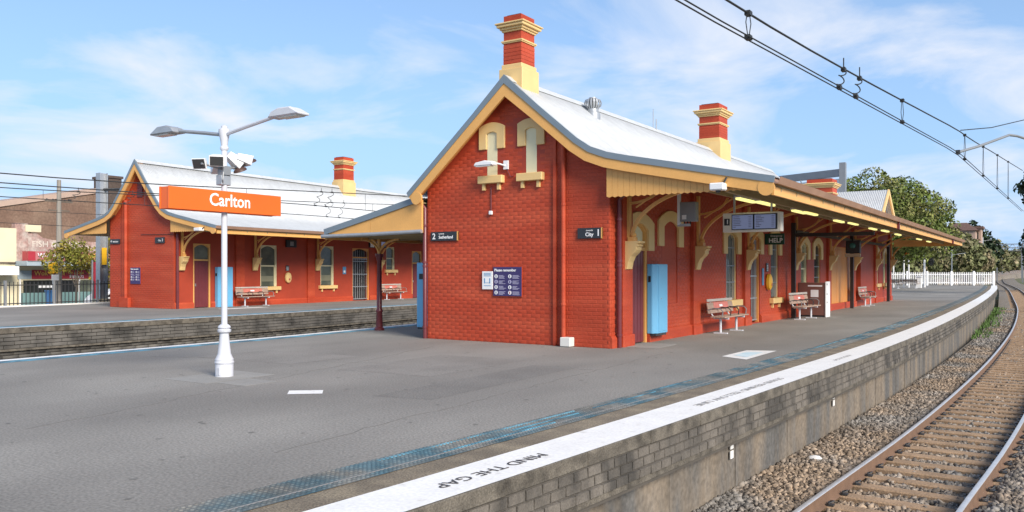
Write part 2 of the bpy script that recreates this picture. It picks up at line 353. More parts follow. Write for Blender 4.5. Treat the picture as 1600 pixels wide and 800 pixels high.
# small white marker plates on the wall
for (x, y, s_) in ((-3.33, 10.6, 'C'), (-3.2, 15.6, '6')):
    t = thing('track_marker', 'white marker plates on the stained platform wall, %s' % ('the pair above the white stone' if s_ == 'C' else 'farther along the wall'), 'marker', (float(E1(y))-.17, y, -.79 if s_ == 'C' else -.76))
    MB().box(0, .012, 0, .11, 0, .1).build('plate', WHITE, t); MB().box(0, .012, 0, .11, .125, .22).build('plate', WHITE, t)
# platform 2 face and platform 3
lay(E2, -.0, -12, 112, -.2, -.004, COPE, 'coping_stone', sgn=-1); lay(E2, .1, -12, 112, -1.7, -.2, PWALL, 'retaining_wall', sgn=-1)
p3 = None
v, f = ribbon(off(E3, -.8), lambda y: -41.2-.04*(y-20), YS, 0, 8); p3 = struct(rawmesh('platform', v, f, ASPH))
v, f = ribbon(off(E3, -.24), off(E3, -.02), YS, .004); rawmesh('edge_line', v, f, WHITE, p3)
v, f = ribbon(off(E3, -.82), off(E3, -.0), YS, -.003); rawmesh('edge_seal', v, f, ASPH, p3)
v, f = ribbon(off(E3, -.80), off(E3, -.26), YS, .003); rawmesh('tactile_strip', v, f, TACTB, p3)
lay(E3, 0, -12, 112, -.16, -.004, COPE, 'coping_stone', p3); lay(E3, -.13, -12, 112, -1.7, -.16, MORT, 'retaining_wall', p3); lay(E3, .02, -12, 112, -.68, -.62, COPE, 'ledge_course', p3)
items = []
for c in range(4):
    y = 2+.3*(c % 2)
    while y < 46:
        x0, x1 = float(E3(y)), float(E3(y+.5)); items.append((x0-.13, y, -.615+.113*c, math.atan2(.5, x1-x0), 1.)); y += .46
lay_bricks(p3, items, .452, .107, .1, PBRK2, 300, .012)
items = []
for c in range(4):
    y = 2+.3*(c % 2)
    while y < 46:
        x0, x1 = float(E3(y)), float(E3(y+.5)); items.append((x0-.13, y, -1.14+.113*c, math.atan2(.5, x1-x0), 1.)); y += .46
lay_bricks(p3, items, .452, .107, .06, PBRK2, 0, .012)
# ballast bed and stones of the near track
def zbed(X, Y):
    d = X-TRK(Y); return -1.328+np.clip((np.abs(d)-.82)*.5, 0, .085)
ysb = np.concatenate([np.arange(-10, 60, 1.), np.arange(60, 540, 6.)]); bv = []; offs = np.array([-2.05, -1.6, -1.2, -.7, 0, .7, 1.2, 1.8, 2.6, 4.])
for y in ysb:
    for d in offs: X = float(TRK(y))+d; bv.append((X, y, float(zbed(X, y))+float(TZ(y))-.02))
nb = len(offs); bf = [(j*nb+i, j*nb+i+1, (j+1)*nb+i+1, (j+1)*nb+i) for j in range(len(ysb)-1) for i in range(nb-1)]
bed = struct(rawmesh('ballast_bed', bv, bf, BED, smooth=True))
v, f = ribbon(off(E2, .3), off(E3, -.3), YS, -1.32); struct(rawmesh('ballast_bed', v, f, BED))
def stones(n, y0, y1, d0, d1, smin, smax):
    u = rng.random(n); Y = y0+(y1-y0)*u**1.25; X = TRK(Y)+d0+(d1-d0)*rng.random(n); X = np.maximum(X, E1(Y)-.17)
    Z = zbed(X, Y)+rng.uniform(-.012, .022, n)
    # keep stones off the sleeper tops
    ph = np.abs((Y-4.0)/.62-np.round((Y-4.0)/.62))*.62; onsl = (ph < .12) & (np.abs(X-TRK(Y)) < .80); keep = ~onsl | (rng.random(n) < .035)
    keep &= (np.abs(np.abs(X-TRK(Y))-.7525) > .07); Z = np.where(onsl, Z+.03, Z)
    X, Y, Z = X[keep], Y[keep], Z[keep]; n = len(X)
    cube = np.array([(-1, -1, -1), (1, -1, -1), (1, 1, -1), (-1, 1, -1), (-1, -1, 1), (1, -1, 1), (1, 1, 1), (-1, 1, 1)], float)*.5
    s_ = rng.uniform(smin, smax, (n, 1, 1))*rng.uniform(.55, 1.2, (n, 1, 3)); v = cube[None]*s_*rng.uniform(.6, 1.15, (n, 8, 1))
    q = rng.normal(size=(n, 4)); q /= np.linalg.norm(q, axis=1, keepdims=True); w, x, y, z = q.T
    M = np.stack([1-2*(y*y+z*z), 2*(x*y-z*w), 2*(x*z+y*w), 2*(x*y+z*w), 1-2*(x*x+z*z), 2*(y*z-x*w), 2*(x*z-y*w), 2*(y*z+x*w), 1-2*(x*x+y*y)], 1).reshape(n, 3, 3)
    v = np.einsum('nij,nkj->nki', M, v)+np.stack([X, Y, Z], 1)[:, None]
    fq = np.array([(3, 2, 1, 0), (4, 5, 6, 7), (0, 1, 5, 4), (1, 2, 6, 5), (2, 3, 7, 6), (3, 0, 4, 7)])
    return v.reshape(-1, 3), (fq[None]+np.arange(n)[:, None, None]*8).reshape(-1, 4)
v, f = stones(64000, 6.5, 34, -1.95, 2.0, .035, .075); stuff(rawmesh('ballast', v, f, STONE, bed))
v, f = stones(22000, 32, 75, -1.9, 1.7, .05, .10); stuff(rawmesh('ballast', v, f, STONE, bed))
# rails, sleepers, clips
trk = thing('railway_track', 'curving pair of steel rails on brown sleepers beside the white platform edge', 'railway track', (float(TRK(10)), 10, -1.27))
def rail(dx, fn, fz, parent, ys):
    prof = [(-.065, -.165), (.065, -.165), (.02, -.14), (.012, -.05), (.035, -.04), (.035, -.008), (-.035, -.008), (-.035, -.04), (-.012, -.05), (-.02, -.14)]
    hd = [(-.033, -.009), (.033, -.009), (.030, -.001), (.02, .002), (-.02, .002), (-.030, -.001)]
    w = wloc(parent); out = []
    for pr, m, nm in ((prof, RUST, 'rail'), (hd, STEEL, 'rail_head')):
        b = MB(); n = len(pr)
        for y in ys:
            x = float(fn(y))+dx; z = float(fz(y))-1.1; b.v += [(x+u-w[0], y-w[1], z+q-w[2]) for u, q in pr]
        for j in range(len(ys)-1):
            for k in range(n): b.f.append((j*n+k, j*n+(k+1) % n, (j+1)*n+(k+1) % n, (j+1)*n+k))
        out.append(b.build(nm, m, out[0] if out else parent, smooth=True))
ry = list(np.concatenate([np.arange(-8, 120, 1.5), np.arange(120, 536, 6)]))
for s_ in (-.7525, .7525): rail(s_, TRK, TZ, trk, ry)
slm = MB().box(-1.22, 1.22, -.115, .115, -.12, 0).build('tmp', SLEEP, None, bevel=.015); sme = slm.data; bpy.data.objects.remove(slm)
cl = MB(); cl.tube([(.0, -.05, .0), (.03, -.06, .03), (.07, -.03, .05), (.075, .03, .05), (.03, .055, .035), (.0, .04, .02)], .009, 5)
cl.box(-.01, .085, -.05, .05, -.005, .012); clo = cl.build('tmp', DGREY); cme = clo.data; bpy.data.objects.remove(clo)
w = wloc(trk)
for i in range(236):
    y = 4.0+i*.62; x = float(TRK(y)); a = math.atan2(float(TRK(y+1)-TRK(y-1)), 2)
    sl_ = link('sleeper', sme, trk, (x-w[0], y-w[1], -1.256-w[2]+random.uniform(-.008, .004)), -a+random.uniform(-.012, .012))
    if i < 60:
        for s_ in (-1, 1):
            for e in (-1, 1): link('rail_clip', cme, trk, (x+s_*.7525+e*.05-w[0], y-w[1], -1.252-w[2]), 0 if e > 0 else math.pi)
t2 = thing('railway_track', 'distant rails rising behind the white picket fence towards the gantries', 'railway track', (-20, 150, -.3))
fx = spline([(150, -24.5), (215, -22), (300, -20.5), (390, -10), (450, 2)]); fz = spline([(150, 1.0), (215, .9), (300, 1.25), (390, 3.4), (450, 4.6)])
for k in (0, 4.2):
    for s_ in (-.75, .75): rail(s_+k, fx, fz, t2, list(np.arange(150, 445, 6)))
v = []; fyy = np.arange(150, 447, 6.)
for y in fyy: v += [(float(fx(y))-2, y, float(fz(y))-1.2), (float(fx(y))+6.4, y, float(fz(y))-1.2), (float(fx(y))+7.2, y, float(TZ(y))-2)]
struct(rawmesh('ballast_bank', v, [(j*3+i, j*3+i+1, j*3+4+i, j*3+3+i) for j in range(len(fyy)-1) for i in (0, 1)], BED))
# weeds along the wall foot
n = 2600; Y = 40+34*rng.random(n); X = E1(Y)+.05+.75*rng.random(n)**1.6; cl_ = np.sin(Y*.9)+np.sin(Y*2.3+1)+rng.normal(size=n)*.6; k = cl_ > .35; X, Y = X[k], Y[k]; n = len(X)
hh = rng.uniform(.06, .32, n); an = rng.random(n)*6.28; dx, dy = np.cos(an)*.03, np.sin(an)*.03; ln = rng.normal(size=(n, 2))*.08
v = np.stack([np.stack([X-dx, Y-dy, np.full(n, -1.27)], 1), np.stack([X+dx, Y+dy, np.full(n, -1.27)], 1), np.stack([X+ln[:, 0], Y+ln[:, 1], -1.27+hh], 1)], 1).reshape(-1, 3)
wd = stuff(rawmesh('weeds', v, np.arange(n*3).reshape(-1, 3), WEED)); tag(wd, 'green weeds growing at the foot of the platform wall', 'weeds')
b = MB(); b.lathe([(.02, -.05), (.06, -.03), (.075, 0), (.05, .035), (.01, .045)], n=9); b.v = [(x*1.5, y*.8, z+.01*math.sin(9*x)) for x, y, z in b.v]
o = b.build('white_stone', WHITE, smooth=True); o.location = (-3.08, 13.15, -1.2); tag(o, 'pale white lump lying alone on the grey ballast', 'stone')
# slabs and painted marks on the platform
ASPP = mat('dark asphalt repair', (.185, .178, .165), .9, var=.15, vs=1, bump=.5, bs=55, fine=.3, fs=38); ASPL = mat('pale worn asphalt', (.255, .245, .225), .9, var=.15, vs=.8, bump=.4, bs=55, fine=.3, fs=38)
def blob(cx, cy, rx, ry, rot, z, m, name, n=22):
    q = random.Random(cx*7+cy); p = []
    for i in range(n):
        a = i*2*math.pi/n; k = 1+q.uniform(-.16, .16); u, w_ = rx*k*math.cos(a), ry*k*math.sin(a); p.append((cx+u*math.cos(rot)-w_*math.sin(rot), cy+u*math.sin(rot)+w_*math.cos(rot), z))
    MB().add(p, [tuple(range(n))]).build(name, m, plat)
for i, (a, b_, c_, d_) in enumerate(((-9.2, 11.6, 1.0, 1.5), (-12.6, 11.0, 1.2, .9), (-7.2, 10.4, .5, 2.2))):
    q = random.Random(i); MB().add([(a-c_+q.uniform(-.15, .15), b_-d_, .0018), (a+c_, b_-d_+q.uniform(-.2, .2), .0018), (a+c_+q.uniform(-.2, .2), b_+d_, .0018), (a-c_, b_+d_+q.uniform(-.2, .2), .0018)], [(0, 1, 2, 3)]).build('asphalt_patch', ASPP if i == 2 else mat('smooth asphalt repair', (.225, .215, .198), .9, var=.15, vs=1, bump=.4, bs=55, fine=.3, fs=38), plat)
b = MB(); q = random.Random(31)
for i in range(300):
    x, y, rr = q.uniform(-15.5, -5.2), q.uniform(3.5, 24), q.uniform(.012, .035); b.v += [(x+rr*math.cos(k*math.pi/3), y+rr*1.2*math.sin(k*math.pi/3), .0026) for k in range(6)]; b.f.append(tuple(range(len(b.v)-6, len(b.v))))
stuff(b.build('gum_spots', mat('old chewing gum', (.165, .16, .148), .8, var=.5, vs=3), plat))
for k, (x0, y0, x1, y1) in enumerate(((-15.2, 9.5, -6.5, 12.4), (-9.0, 4.5, -11.5, 14.5), (-6.0, 5.2, -6.6, 15.5))):      # cracks and joint lines
    q = random.Random(k+50); pts = []; n_ = 40
    for i in range(n_+1): pts.append((x0+(x1-x0)*i/n_+q.uniform(-.05, .05), y0+(y1-y0)*i/n_+q.uniform(-.05, .05)))
    MB().strip([(a, b_) for a, b_ in pts], [(a+.012, b_+.006) for a, b_ in pts], lambda u, w_, t: (u, w_, t), .0005, .0022).build('crack', mat('crack filler', (.15, .145, .135), .8), plat)
b = MB().box(-11.45, -10.45, 7.75, 9.05, .001, .004); o = b.build('lamp_footing', CONCL, plat)
o.rotation_euler = (0, 0, 0)
MB().box(-10.40, -9.75, 7.9, 8.5, .001, .0045).build('access_cover', CONCL, plat)
b = MB().add([(-8.86, 7.93, .005), (-8.62, 7.68, .005), (-8.27, 7.98, .005), (-8.5, 8.22, .005)], [(0, 1, 2, 3)]); b.build('painted_patch', WHITE, plat)
MATB = mat('pale blue platform print', (.62, .75, .80), .6, var=.05, col2=(.5, .68, .76), c2s=3)
b = MB().add([(-5.42, 15.72, .005), (-4.84, 15.4, .005), (-4.84, 17.42, .005), (-5.4, 17.2, .005)], [(0, 1, 2, 3)]); b.build('painted_panel', WHITE, plat)
b = MB().add([(-5.28, 16.0, .009), (-4.96, 15.8, .009), (-4.97, 16.9, .009), (-5.28, 16.8, .009)], [(0, 1, 2, 3)]); b.build('painted_panel', MATB, plat)
MB().box(-7.9, -7.15, 16.55, 17.75, .001, .006).build('door_slab', CONCL, plat)
for s_, y0, y1, h in (('MIND THE GAP', 6.42, 5.0, .17), ('STAND BEHIND YELLOW LINE', 13.0, 9.75, .15), ('MIND THE GAP', 17.3, 16.1, .12)):
    ym = (y0+y1)/2; x = float(E1(ym))-.27; a = math.atan2(float(E1(ym+1)-E1(ym-1)), 2)
    o = text(s_, h, (x, ym, .0085), (0, 0, -math.pi/2-a), TXTD if h > .16 else mat('worn grey lettering', (.38, .37, .36), .7, var=.4, vs=14), plat, align='CENTER', ext=.0005)
    wd_ = o.dimensions.x or 1; bpy.context.view_layer.update(); o.scale.x = (y0-y1)/max(o.dimensions.x, .01)

# ------------------------------------------------------------------ station buildings (local frame: x=0 track-side wall face, y=0 gable face)
FM = lambda u, z, n: (u, -n, z)                   # gable face
SM = lambda u, z, n: (n, u, z)                    # side face
def corrugated(name, prof, y0, y1, m, parent, pitch=.09, amp=.013, dirx=True):
    ys = np.arange(y0, y1, pitch/5); n = len(prof); P = np.array(prof); d = np.gradient(P, axis=0); nn = np.stack([-d[:, 1], d[:, 0]], 1); nn /= np.linalg.norm(nn, axis=1, keepdims=True); nn *= np.sign(nn[:, 1:2]+1e-9)
    a = amp*np.sin(ys*2*np.pi/pitch); Q = P[None]+nn[None]*a[:, None, None]
    v = np.stack([Q[:, :, 0], np.repeat(ys[:, None], n, 1), Q[:, :, 1]], 2)
    if not dirx: v = v[:, :, [1, 0, 2]]
    v = v.reshape(-1, 3); j, i = np.meshgrid(np.arange(len(ys)-1), np.arange(n-1), indexing='ij'); k = (j*n+i).ravel()
    return rawmesh(name, v, np.stack([k, k+1, k+n+1, k+n], 1), m, parent, smooth=True)
def offs_prof(P, d):
    P = np.array(P, float); t = np.gradient(P, axis=0); n = np.stack([-t[:, 1], t[:, 0]], 1); n /= np.linalg.norm(n, axis=1, keepdims=True); n *= np.sign(n[:, 1:2]+1e-9)
    return [tuple(q) for q in P-n*d]
def chimney(root, x0, x1, y0, y1, zb, zbase, zt, k=1.):
    s = MB().box(x0, x1, y0, y1, zb, zt).build('chimney', RED, root)
    c = MB(); e = .09*k; c.box(x0-e, x1+e, y0-e, y1+e, zb, zbase-.12*k); c.box(x0-e*.5, x1+e*.5, y0-e*.5, y1+e*.5, zbase-.12*k, zbase); c.build('base', CRM, s, bevel=.012)
    c = MB(); z = zt-.42*k
    for a, h in ((.04, .05), (.08, .06), (.14, .07), (.175, .04), (.05, .03)): c.box(x0-a*k, x1+a*k, y0-a*k, y1+a*k, z, z+h*k); z += h*k
    c.build('cornice', CRM, s, bevel=.01)
    c = MB(); c.box(x0-.05*k, x1+.05*k, y0-.05*k, y1+.05*k, zt-.68*k, zt-.645*k); c.box(x0-.03*k, x1+.03*k, y0-.03*k, y1+.03*k, zt-.71*k, zt-.68*k); c.build('band', CRM, s)
    z = zbase+.02
    while z < zt-.78*k:                                        # brick courses
        MB().box(x0-.006, x1+.006, y0-.006, y1+.006, z, z+.075).build('brick_course', RED, s); z += .087
    MB().box(x0+.06, x1-.06, y0+.06, y1-.06, zt, zt+.03).build('flue', DGREY, s)
    return s
def archpts(uc, w, zleg, zs, zt, n=10):
    return [(uc-w/2, zleg), (uc-w/2, zs)]+[(uc-w/2+w*i/n, zs+(zt-zs)*(1-(2*i/n-1)**2)) for i in range(1, n)]+[(uc+w/2, zs), (uc+w/2, zleg)]
def hood(M, uc, win, wout, zleg, zin, zout, parent, n0=-.02, n1=.05, m=None, zs=None, rise=.2):
    MB().strip(archpts(uc, win, zleg, zs or zin-.16*min(1, win), zin), archpts(uc, wout, zleg, zout-rise*min(1.2, wout), zout), M, n0, n1).build('hood', m or CRM, parent, bevel=.008)
def sill(M, u0, u1, z, parent, n1=.14):
    b = MB(); b.prism([(u0, z-.18), (u1, z-.18), (u1, z), (u0, z)], M, -.05, n1); o = b.build('sill', CRM, parent, bevel=.012)
    w = u1-u0; b = MB()
    for u in (u0+.14*w, u1-.14*w-.07): b.prism([(u, z-.33), (u+.07, z-.33), (u+.07, z-.182), (u, z-.182)], M, 0, .07)
    b.build('sill_bracket', CRM, parent)
def window(root, M, u0, u1, z0, z1, kind, arch=True, hood_=True):
    """one opening: door, gate, blind, barred or sash; returns the part"""
    uc, w = (u0+u1)/2, u1-u0; fr = .07; depth = -.09
    jm = {'door': YEL, 'gate': ORG, 'blind': RED, 'barred': CRM, 'sash': PALE, 'narrow': CRM}[kind]
    zs = z1-.16*min(1, w)
    b = MB(); b.strip([(u0+fr, z0+(.04 if kind in ('barred', 'sash', 'narrow') else 0)), (u0+fr, zs-.04)]+[(u0+fr+(w-2*fr)*i/8, zs-.04+(z1-zs)*(1-(2*i/8-1)**2)) for i in range(1, 8)]+[(u1-fr, zs-.04), (u1-fr, z0)],
            [(u0-.02, z0), (u0-.02, z1+.02)]+[(u0+w*i/8, z1+.02) for i in range(1, 8)]+[(u1+.02, z1+.02), (u1+.02, z0)], M, depth-.05, depth+.05 if kind != 'door' else -.015)
    part = b.build('door' if kind in ('door', 'gate') else 'window', jm, root)
    def slab(name, a0, a1, c0, c1, n0, n1, m, bev=0): return MB().prism([(a0, c0), (a1, c0), (a1, c1), (a0, c1)], M, n0, n1).build(name, m, part, bevel=bev)
    if kind == 'door':
        depth = -.05
        zl = min(2.13, z1-.45); slab('leaf', u0+fr, u1-fr, z0+.02, zl, depth-.06, depth-.01, MARD, .005)
        for a in np.linspace(u0+fr+.1, u1-fr, 5)[:-1]: slab('board', a, a+.09, z0+.05, zl-.03, depth-.012, depth-.004, MARD)
        slab('transom_bar', u0+fr, u1-fr, zl, zl+.07, depth-.06, depth+.03, jm); slab('pane', u0+fr, u1-fr, zl+.07, z1, depth-.06, depth-.04, GLASS if root.get('b2') else PALE)
        slab('handle', u0+fr+.06, u0+fr+.09, .98, 1.1, depth-.012, depth+.04, GALV)
    elif kind == 'gate':
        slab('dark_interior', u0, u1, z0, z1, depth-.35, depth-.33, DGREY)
        k = 7
        for i in range(k):
            a = u0+fr+(w-2*fr)*(i+.5)/k; MB().tube([M(a, z0+.06, depth), M(a, z1-.1, depth)], .011, 6).build('bar', GALV, part)
        for z in (z0+.06, z0+.75, z0+1.45, z1-.75, z1-.62): slab('rail', u0+fr, u1-fr, z, z+.04, depth-.012, depth+.012, GALV)
        slab('transom_bar', u0+fr, u1-fr, z1-.55, z1-.48, depth-.05, depth+.03, jm)
    elif kind == 'blind':
        slab('infill', u0-.02, u1+.02, z0, z1+.02, depth+.02, depth+.06, RED)
        z = z0+.01
        while z < z1-.1: slab('brick_course', u0, u1, z, z+.076, depth+.06, depth+.066, RED); z += .086
    else:
        slab('pane', u0+fr*.5, u1-fr*.5, z0+.02, z1-.02, depth-.05, depth-.03, GLASS if kind != 'narrow' else GLASSD)
        if kind in ('barred', 'narrow'):
            for i in range(6):
                a = u0+fr+(w-2*fr)*(i+.5)/6; MB().tube([M(a, z0+.03, -.05), M(a, z1-.05, -.05)], .012, 6).build('bar', GREY if kind == 'barred' else DGREY, part)
            for z in (z0+.5, (z0+z1)/2, z1-.45): slab('bar_rail', u0+.03, u1-.03, z, z+.03, -.058, -.042, GREY)
        else:
            zm = (z0+z1)/2; slab('meeting_rail', u0+fr*.5, u1-fr*.5, zm-.03, zm+.03, depth-.03, depth+.02, PALE)
            slab('stile', u1-fr-.05, u1-fr, z0, zm, depth-.03, depth+.02, PALE)
            slab('blind', u0+fr, u1-fr-.05, z0+.25, zm-.5, depth-.029, depth-.025, mat('faded curtain', (.2, .2, .14), .8))
        sill(M, u0-.16, u1+.16, z0, part)
    if hood_: hood(M, uc, w-.02, w+.62, z1-.62, z1, z1+.26, part)
    return part
def bracket(root, y, L=2.0, px=.08, w=.05):
    """corbel, iron knee bracket"""
    p = MB().box(px, px+.07, y-w, y+w, 2.28, 3.62).build('bracket', YEL, root)
    prof = [(0, 1.68), (.07, 1.70), (.1, 1.86), (.16, 1.98), (.25, 2.06), (.29, 2.12), (.29, 2.19), (.33, 2.20), (.33, 2.235), (.29, 2.24), (.37, 2.27), (.37, 2.31), (0, 2.31)]
    MB().prism([(px-.02+a, b) for a, b in prof], XZ, y-.14, y+.14).build('corbel', CRM, p, bevel=.006)
    b = MB(); b.box(px+.04, px+.2, y-.08, y+.08, 2.31, 2.40); b.lathe([(.05, 0), (.075, .04), (.05, .09), (.01, .11)], (px+.14, y, 2.4), 10); b.build('boss', YEL, p)
    a0 = arc(px+.07+L, 2.36, L, 1.12, 180, 92, 18); a1 = arc(px+.07+L, 2.36, L-.07, 1.05, 180, 92, 18)
    MB().strip(a1, a0, XZ, y-.035, y+.035).build('knee', YEL, p)
    a0 = arc(px+.06, 3.62, .8, .5, 270, 350, 8); a1 = arc(px+.06, 3.62, .75, .45, 270, 350, 8)
    MB().strip(a1, a0, XZ, y-.025, y+.025).build('brace', YEL, p)
    MB().tube([(px+.2, y, 3.05), (px+.95, y, 3.52)], .022, 6).build('stay', YEL, p)
    return p
def brick_items(M_, u0, u1, z0, z1, ok, rz):
    it = []; c = 0; z = z0
    while z+.08 < z1:
        u = u0-(.12 if c % 2 else 0)
        while u < u1-.05:
            a, e = max(u, u0), min(u+.232, u1)
            if e-a > .05 and ok(a, e, z, z+.078):
                x, y, _ = M_(a, z, -.0052); it.append((x, y, z, rz, (e-a)/.232))
            u += .24
        z += .086; c += 1
    return it
def prof_z(P, x):
    P = sorted(P); return float(np.interp(x, [p[0] for p in P], [p[1] for p in P]))

def station_building(root, W_, LEN, right, left, Ymain, openings, gable_open, Yend, brack, pil, nsing, eye, awn_end):
    prof = left[::-1]+right[1:]
    # wall backing
    b = MB(); top = [(x, prof_z(prof, x)-.13) for x in (-W_, -W_*.75, -W_/2, -W_*.25, 0)]
    b.prism([(-W_, -.3), (0-.01, -.3)]+[(min(x, -.01), z) for x, z in top[::-1]], XZ, .0045, .3)
    b.box(-W_, -W_+.3, .3, LEN, -.3, 3.4); b.box(-W_, 0, LEN, LEN+.25, -.3, 3.9)
    ops = sorted(openings); y = .3
    for (a, e, z0, z1, kind) in ops:
        if a > y: b.box(-.3, -.0045, y, a, -.3, 4.02)
        if z0 > 0: b.box(-.3, -.0045, a, e, -.3, z0)
        b.box(-.3, -.0045, a, e, z1, 4.02); y = e
    if y < LEN: b.box(-.3, -.0045, y, LEN, -.3, 4.02)
    wall = b.build('wall', RED2, root)
    # brick faces
    def okf(a, e, z0, z1):
        if z1 > min(prof_z(prof, a), prof_z(prof, e))-.2: return False
        return not any(a < u1 and e > u0 and z0 < zb and z1 > za for u0, u1, za, zb in gable_open)
    it = brick_items(FM, -W_+.002, -.002, 0., 6.5, okf, 0)
    def oks(a, e, z0, z1):
        return not any(a < u1+.0 and e > u0-.0 and z0 < zb and z1 > za for u0, u1, za, zb, k in openings) and not any(a < q+.26 and e > q-.26 for q in pil)
    if nsing: it += brick_items(SM, .0, 14.5, 0., 4.0, oks, math.pi/2)
    lay_bricks(wall, it, .236, .083, .0048, RED, nsing, .0004, eye=eye, c=.013)
    MB().box(-W_, -.004, -.004, .3, -.2, .0).build('footing', CONC, root)
    # plinth and pilasters on the side
    y = .0
    for (a, e, z0, z1, kind) in ops+[(LEN, LEN, 0, 0, '')]:
        if kind not in ('door', 'gate') and kind: continue
        if a-y > .1:
            MB().prism([(-.004, -.1), (.06, -.1), (.06, .2), (.03, .26), (-.004, .27)], XZ, y+.002, a-.002).build('plinth', RED, root)
        y = e
    for q in pil:
        p = MB().box(-.004, .08, q-.25, q+.25, -.1, 4.0).build('pilaster', RED, root); MB().box(.0, .13, q-.29, q+.29, -.1, .26).build('plinth', RED, p, bevel=.02)
        z = .28
        while z < 3.9: MB().box(-.002, .084, q-.254, q+.254, z, z+.079).build('brick_course', RED, p); z += .086
    for (a, e, z0, z1, kind) in openings:
        if kind == 'panel':
            pp = MB().box(-.26, -.24, a, e, z0, z1).build('timber_panel', ORG, root); n = int((e-a)/1.05)
            for i in range(n):
                u = a+(e-a)*i/n; MB().box(-.24, -.215, u+.04, u+(e-a)/n-.04, z0+.1, z1-.12).build('panel', ORG, pp, bevel=.008)
        else: window(root, SM, a, e, z0, z1, kind)
    # roof
    corrugated('roof', [(x, z) for x, z in prof], -.3, Ymain, ROOF, root)
    ax, az = right[0]; MB().strip([(ax-.16, az-.11), (ax, az+.03), (ax+.16, az-.11)], [(ax-.16, az-.095), (ax, az+.05), (ax+.16, az-.095)], XZ, -.3, Ymain).build('ridge_cap', ROOF, root)
    for side, P in (('r', right), ('l', left)):
        o1 = offs_prof(P, .015); o2 = offs_prof(P, -.10 if False else .115); o3 = offs_prof(P, .315)
        o1[0] = (P[0][0], P[0][1]-.0+.02); o2[0] = (P[0][0], P[0][1]-.15); o3[0] = (P[0][0], P[0][1]-.44)
        MB().strip(o2, [(x, z+.03) for x, z in o1], XZ, -.345, -.285).build('verge_flashing', FLASH, root)
        MB().strip([(x, z) for x, z in o3], o2, XZ, -.325, -.27).build('bargeboard', YEL, root)
        # raking soffit between barge and wall
        MB().strip(offs_prof(P, .17), offs_prof(P, .15), XZ, -.27, .01).build('verge_soffit', ORG, root)
        # end roll of the bargeboard
        ex_, ez_ = o3[-1]; sgn = 1 if side == 'r' else -1
        c = MB(); c.lathe([(.02, 0), (.16, 0), (.16, .055), (.02, .055)], (0, 0, 0), 16); c.v = [(ex_-sgn*.1+x, -.335+z, ez_+.12+y) for x, y, z in c.v]; c.build('barge_scroll', YEL, root)
    # side awning past the main roof
    k = next(i for i, p in enumerate(right) if p[0] > -.3); aw = right[k:]
    if awn_end > Ymain: corrugated('awning_roof', aw, Ymain, awn_end, ROOF, root); MB().box(-W_, -.1, Ymain+.01, LEN+.2, 4.03, 4.12).build('flat_roof', FLASH, root)
    ex_, ez_ = right[-1]
    MB().strip(offs_prof(aw, .17), offs_prof(aw, .14), XZ, -.25, awn_end-.05).build('soffit', SOF, root)
    n = int(awn_end/1.15)
    for i in range(n):
        y = .25+i*1.15; MB().strip(offs_prof(aw[-2:], .28), offs_prof(aw[-2:], .172), XZ, y, y+.06).build('rafter', SOF, root)
    for x in (ex_*.38, ex_*.72): MB().box(x-.04, x+.04, -.1, awn_end-.1, prof_z(right, x)-.42, prof_z(right, x)-.285).build('purlin', SOF, root)
    MB().box(ex_-.10, ex_-.05, -.2, awn_end, ez_-.33, ez_-.045).build('fascia', YEL, root)
    g = MB(); g.strip([(ex_-.045, ez_-.02), (ex_-.02, ez_-.115), (ex_+.06, ez_-.12), (ex_+.10, ez_-.01)], [(ex_-.046, ez_-.015), (ex_-.03, ez_-.125), (ex_+.065, ez_-.132), (ex_+.115, ez_-.01)], XZ, -.33, awn_end+.04)
    g.build('gutter', mat('brown gutter paint', (.34, .20, .135), .5, var=.15, vs=2), root)
    for y in np.arange(14.3, awn_end, 17.5): c = MB().box(ex_-.05, ex_+.03, y-.05, y+.05, ez_-.36, ez_-.1).build('downpipe_head', MAR, root)
    MB().box(0, ex_-.1, awn_end-.06, awn_end, ez_-.33, ez_+.05).build('end_fascia', YEL, root)
    # vertical boards under the verge of the awning
    zb = ez_-.19; x = .02; i = 0
    while x < ex_-.45:
        t0, t1 = prof_z(right, x)-.28, prof_z(right, x+.128)-.28
        if t1 < zb+.03: break
        MB().prism([(x, zb), (x+.064, zb-.025), (x+.128, zb), (x+.128, t1), (x, t0)], XZ, -.19, -.165+.004*(i % 2)).build('awning_board', YEL, root); x += .133; i += 1
    MB().box(.02, ex_-.2, -.16, -.10, zb, zb+.1).build('board_rail', ORG, root)
    for y in brack: bracket(root, y, 2.0 if ex_ > 3.3 else 1.75)
    return prof

# --- near building on the island platform
b1 = thing('station_building', 'red painted brick station building with two tall chimneys on the nearer platform', 'building', (-7.97, 16, 0)); 
r1 = [(-2.49, 6.06), (-1.6, 5.315), (-.62, 4.50), (-.30, 4.29), (.1, 4.14), (.6, 4.025), (3.58, 3.42)]; l1 = [(-2.49, 6.06), (-3.4, 5.265), (-4.4, 4.395), (-5.37, 3.55)]
op1 = [(1.0, 1.95, 0, 2.75, 'door'), (2.85, 3.8, .86, 2.88, 'blind'), (7.5, 8.45, .82, 2.78, 'barred'), (9.6, 10.75, .03, 2.82, 'gate'), (12.0, 12.9, .76, 2.82, 'barred'),
       (15.9, 16.85, .78, 2.72, 'sash'), (17.95, 18.95, .9, 2.74, 'narrow'), (20.9, 27.3, 0, 2.75, 'panel'), (31.2, 32.1, 1.0, 2.7, 'sash'), (33.6, 34.4, 1.0, 2.7, 'sash')]
gop1 = [(-3.43, -2.71, 4.5, 5.15), (-3.17, -2.9, 3.8, 4.9), (-2.37, -1.65, 4.5, 5.15), (-2.11, -1.82, 3.8, 4.9)]
bk1 = [.72, 4.95, 9.25, 14.85, 20.3, 25.4, 31.0, 35.6]
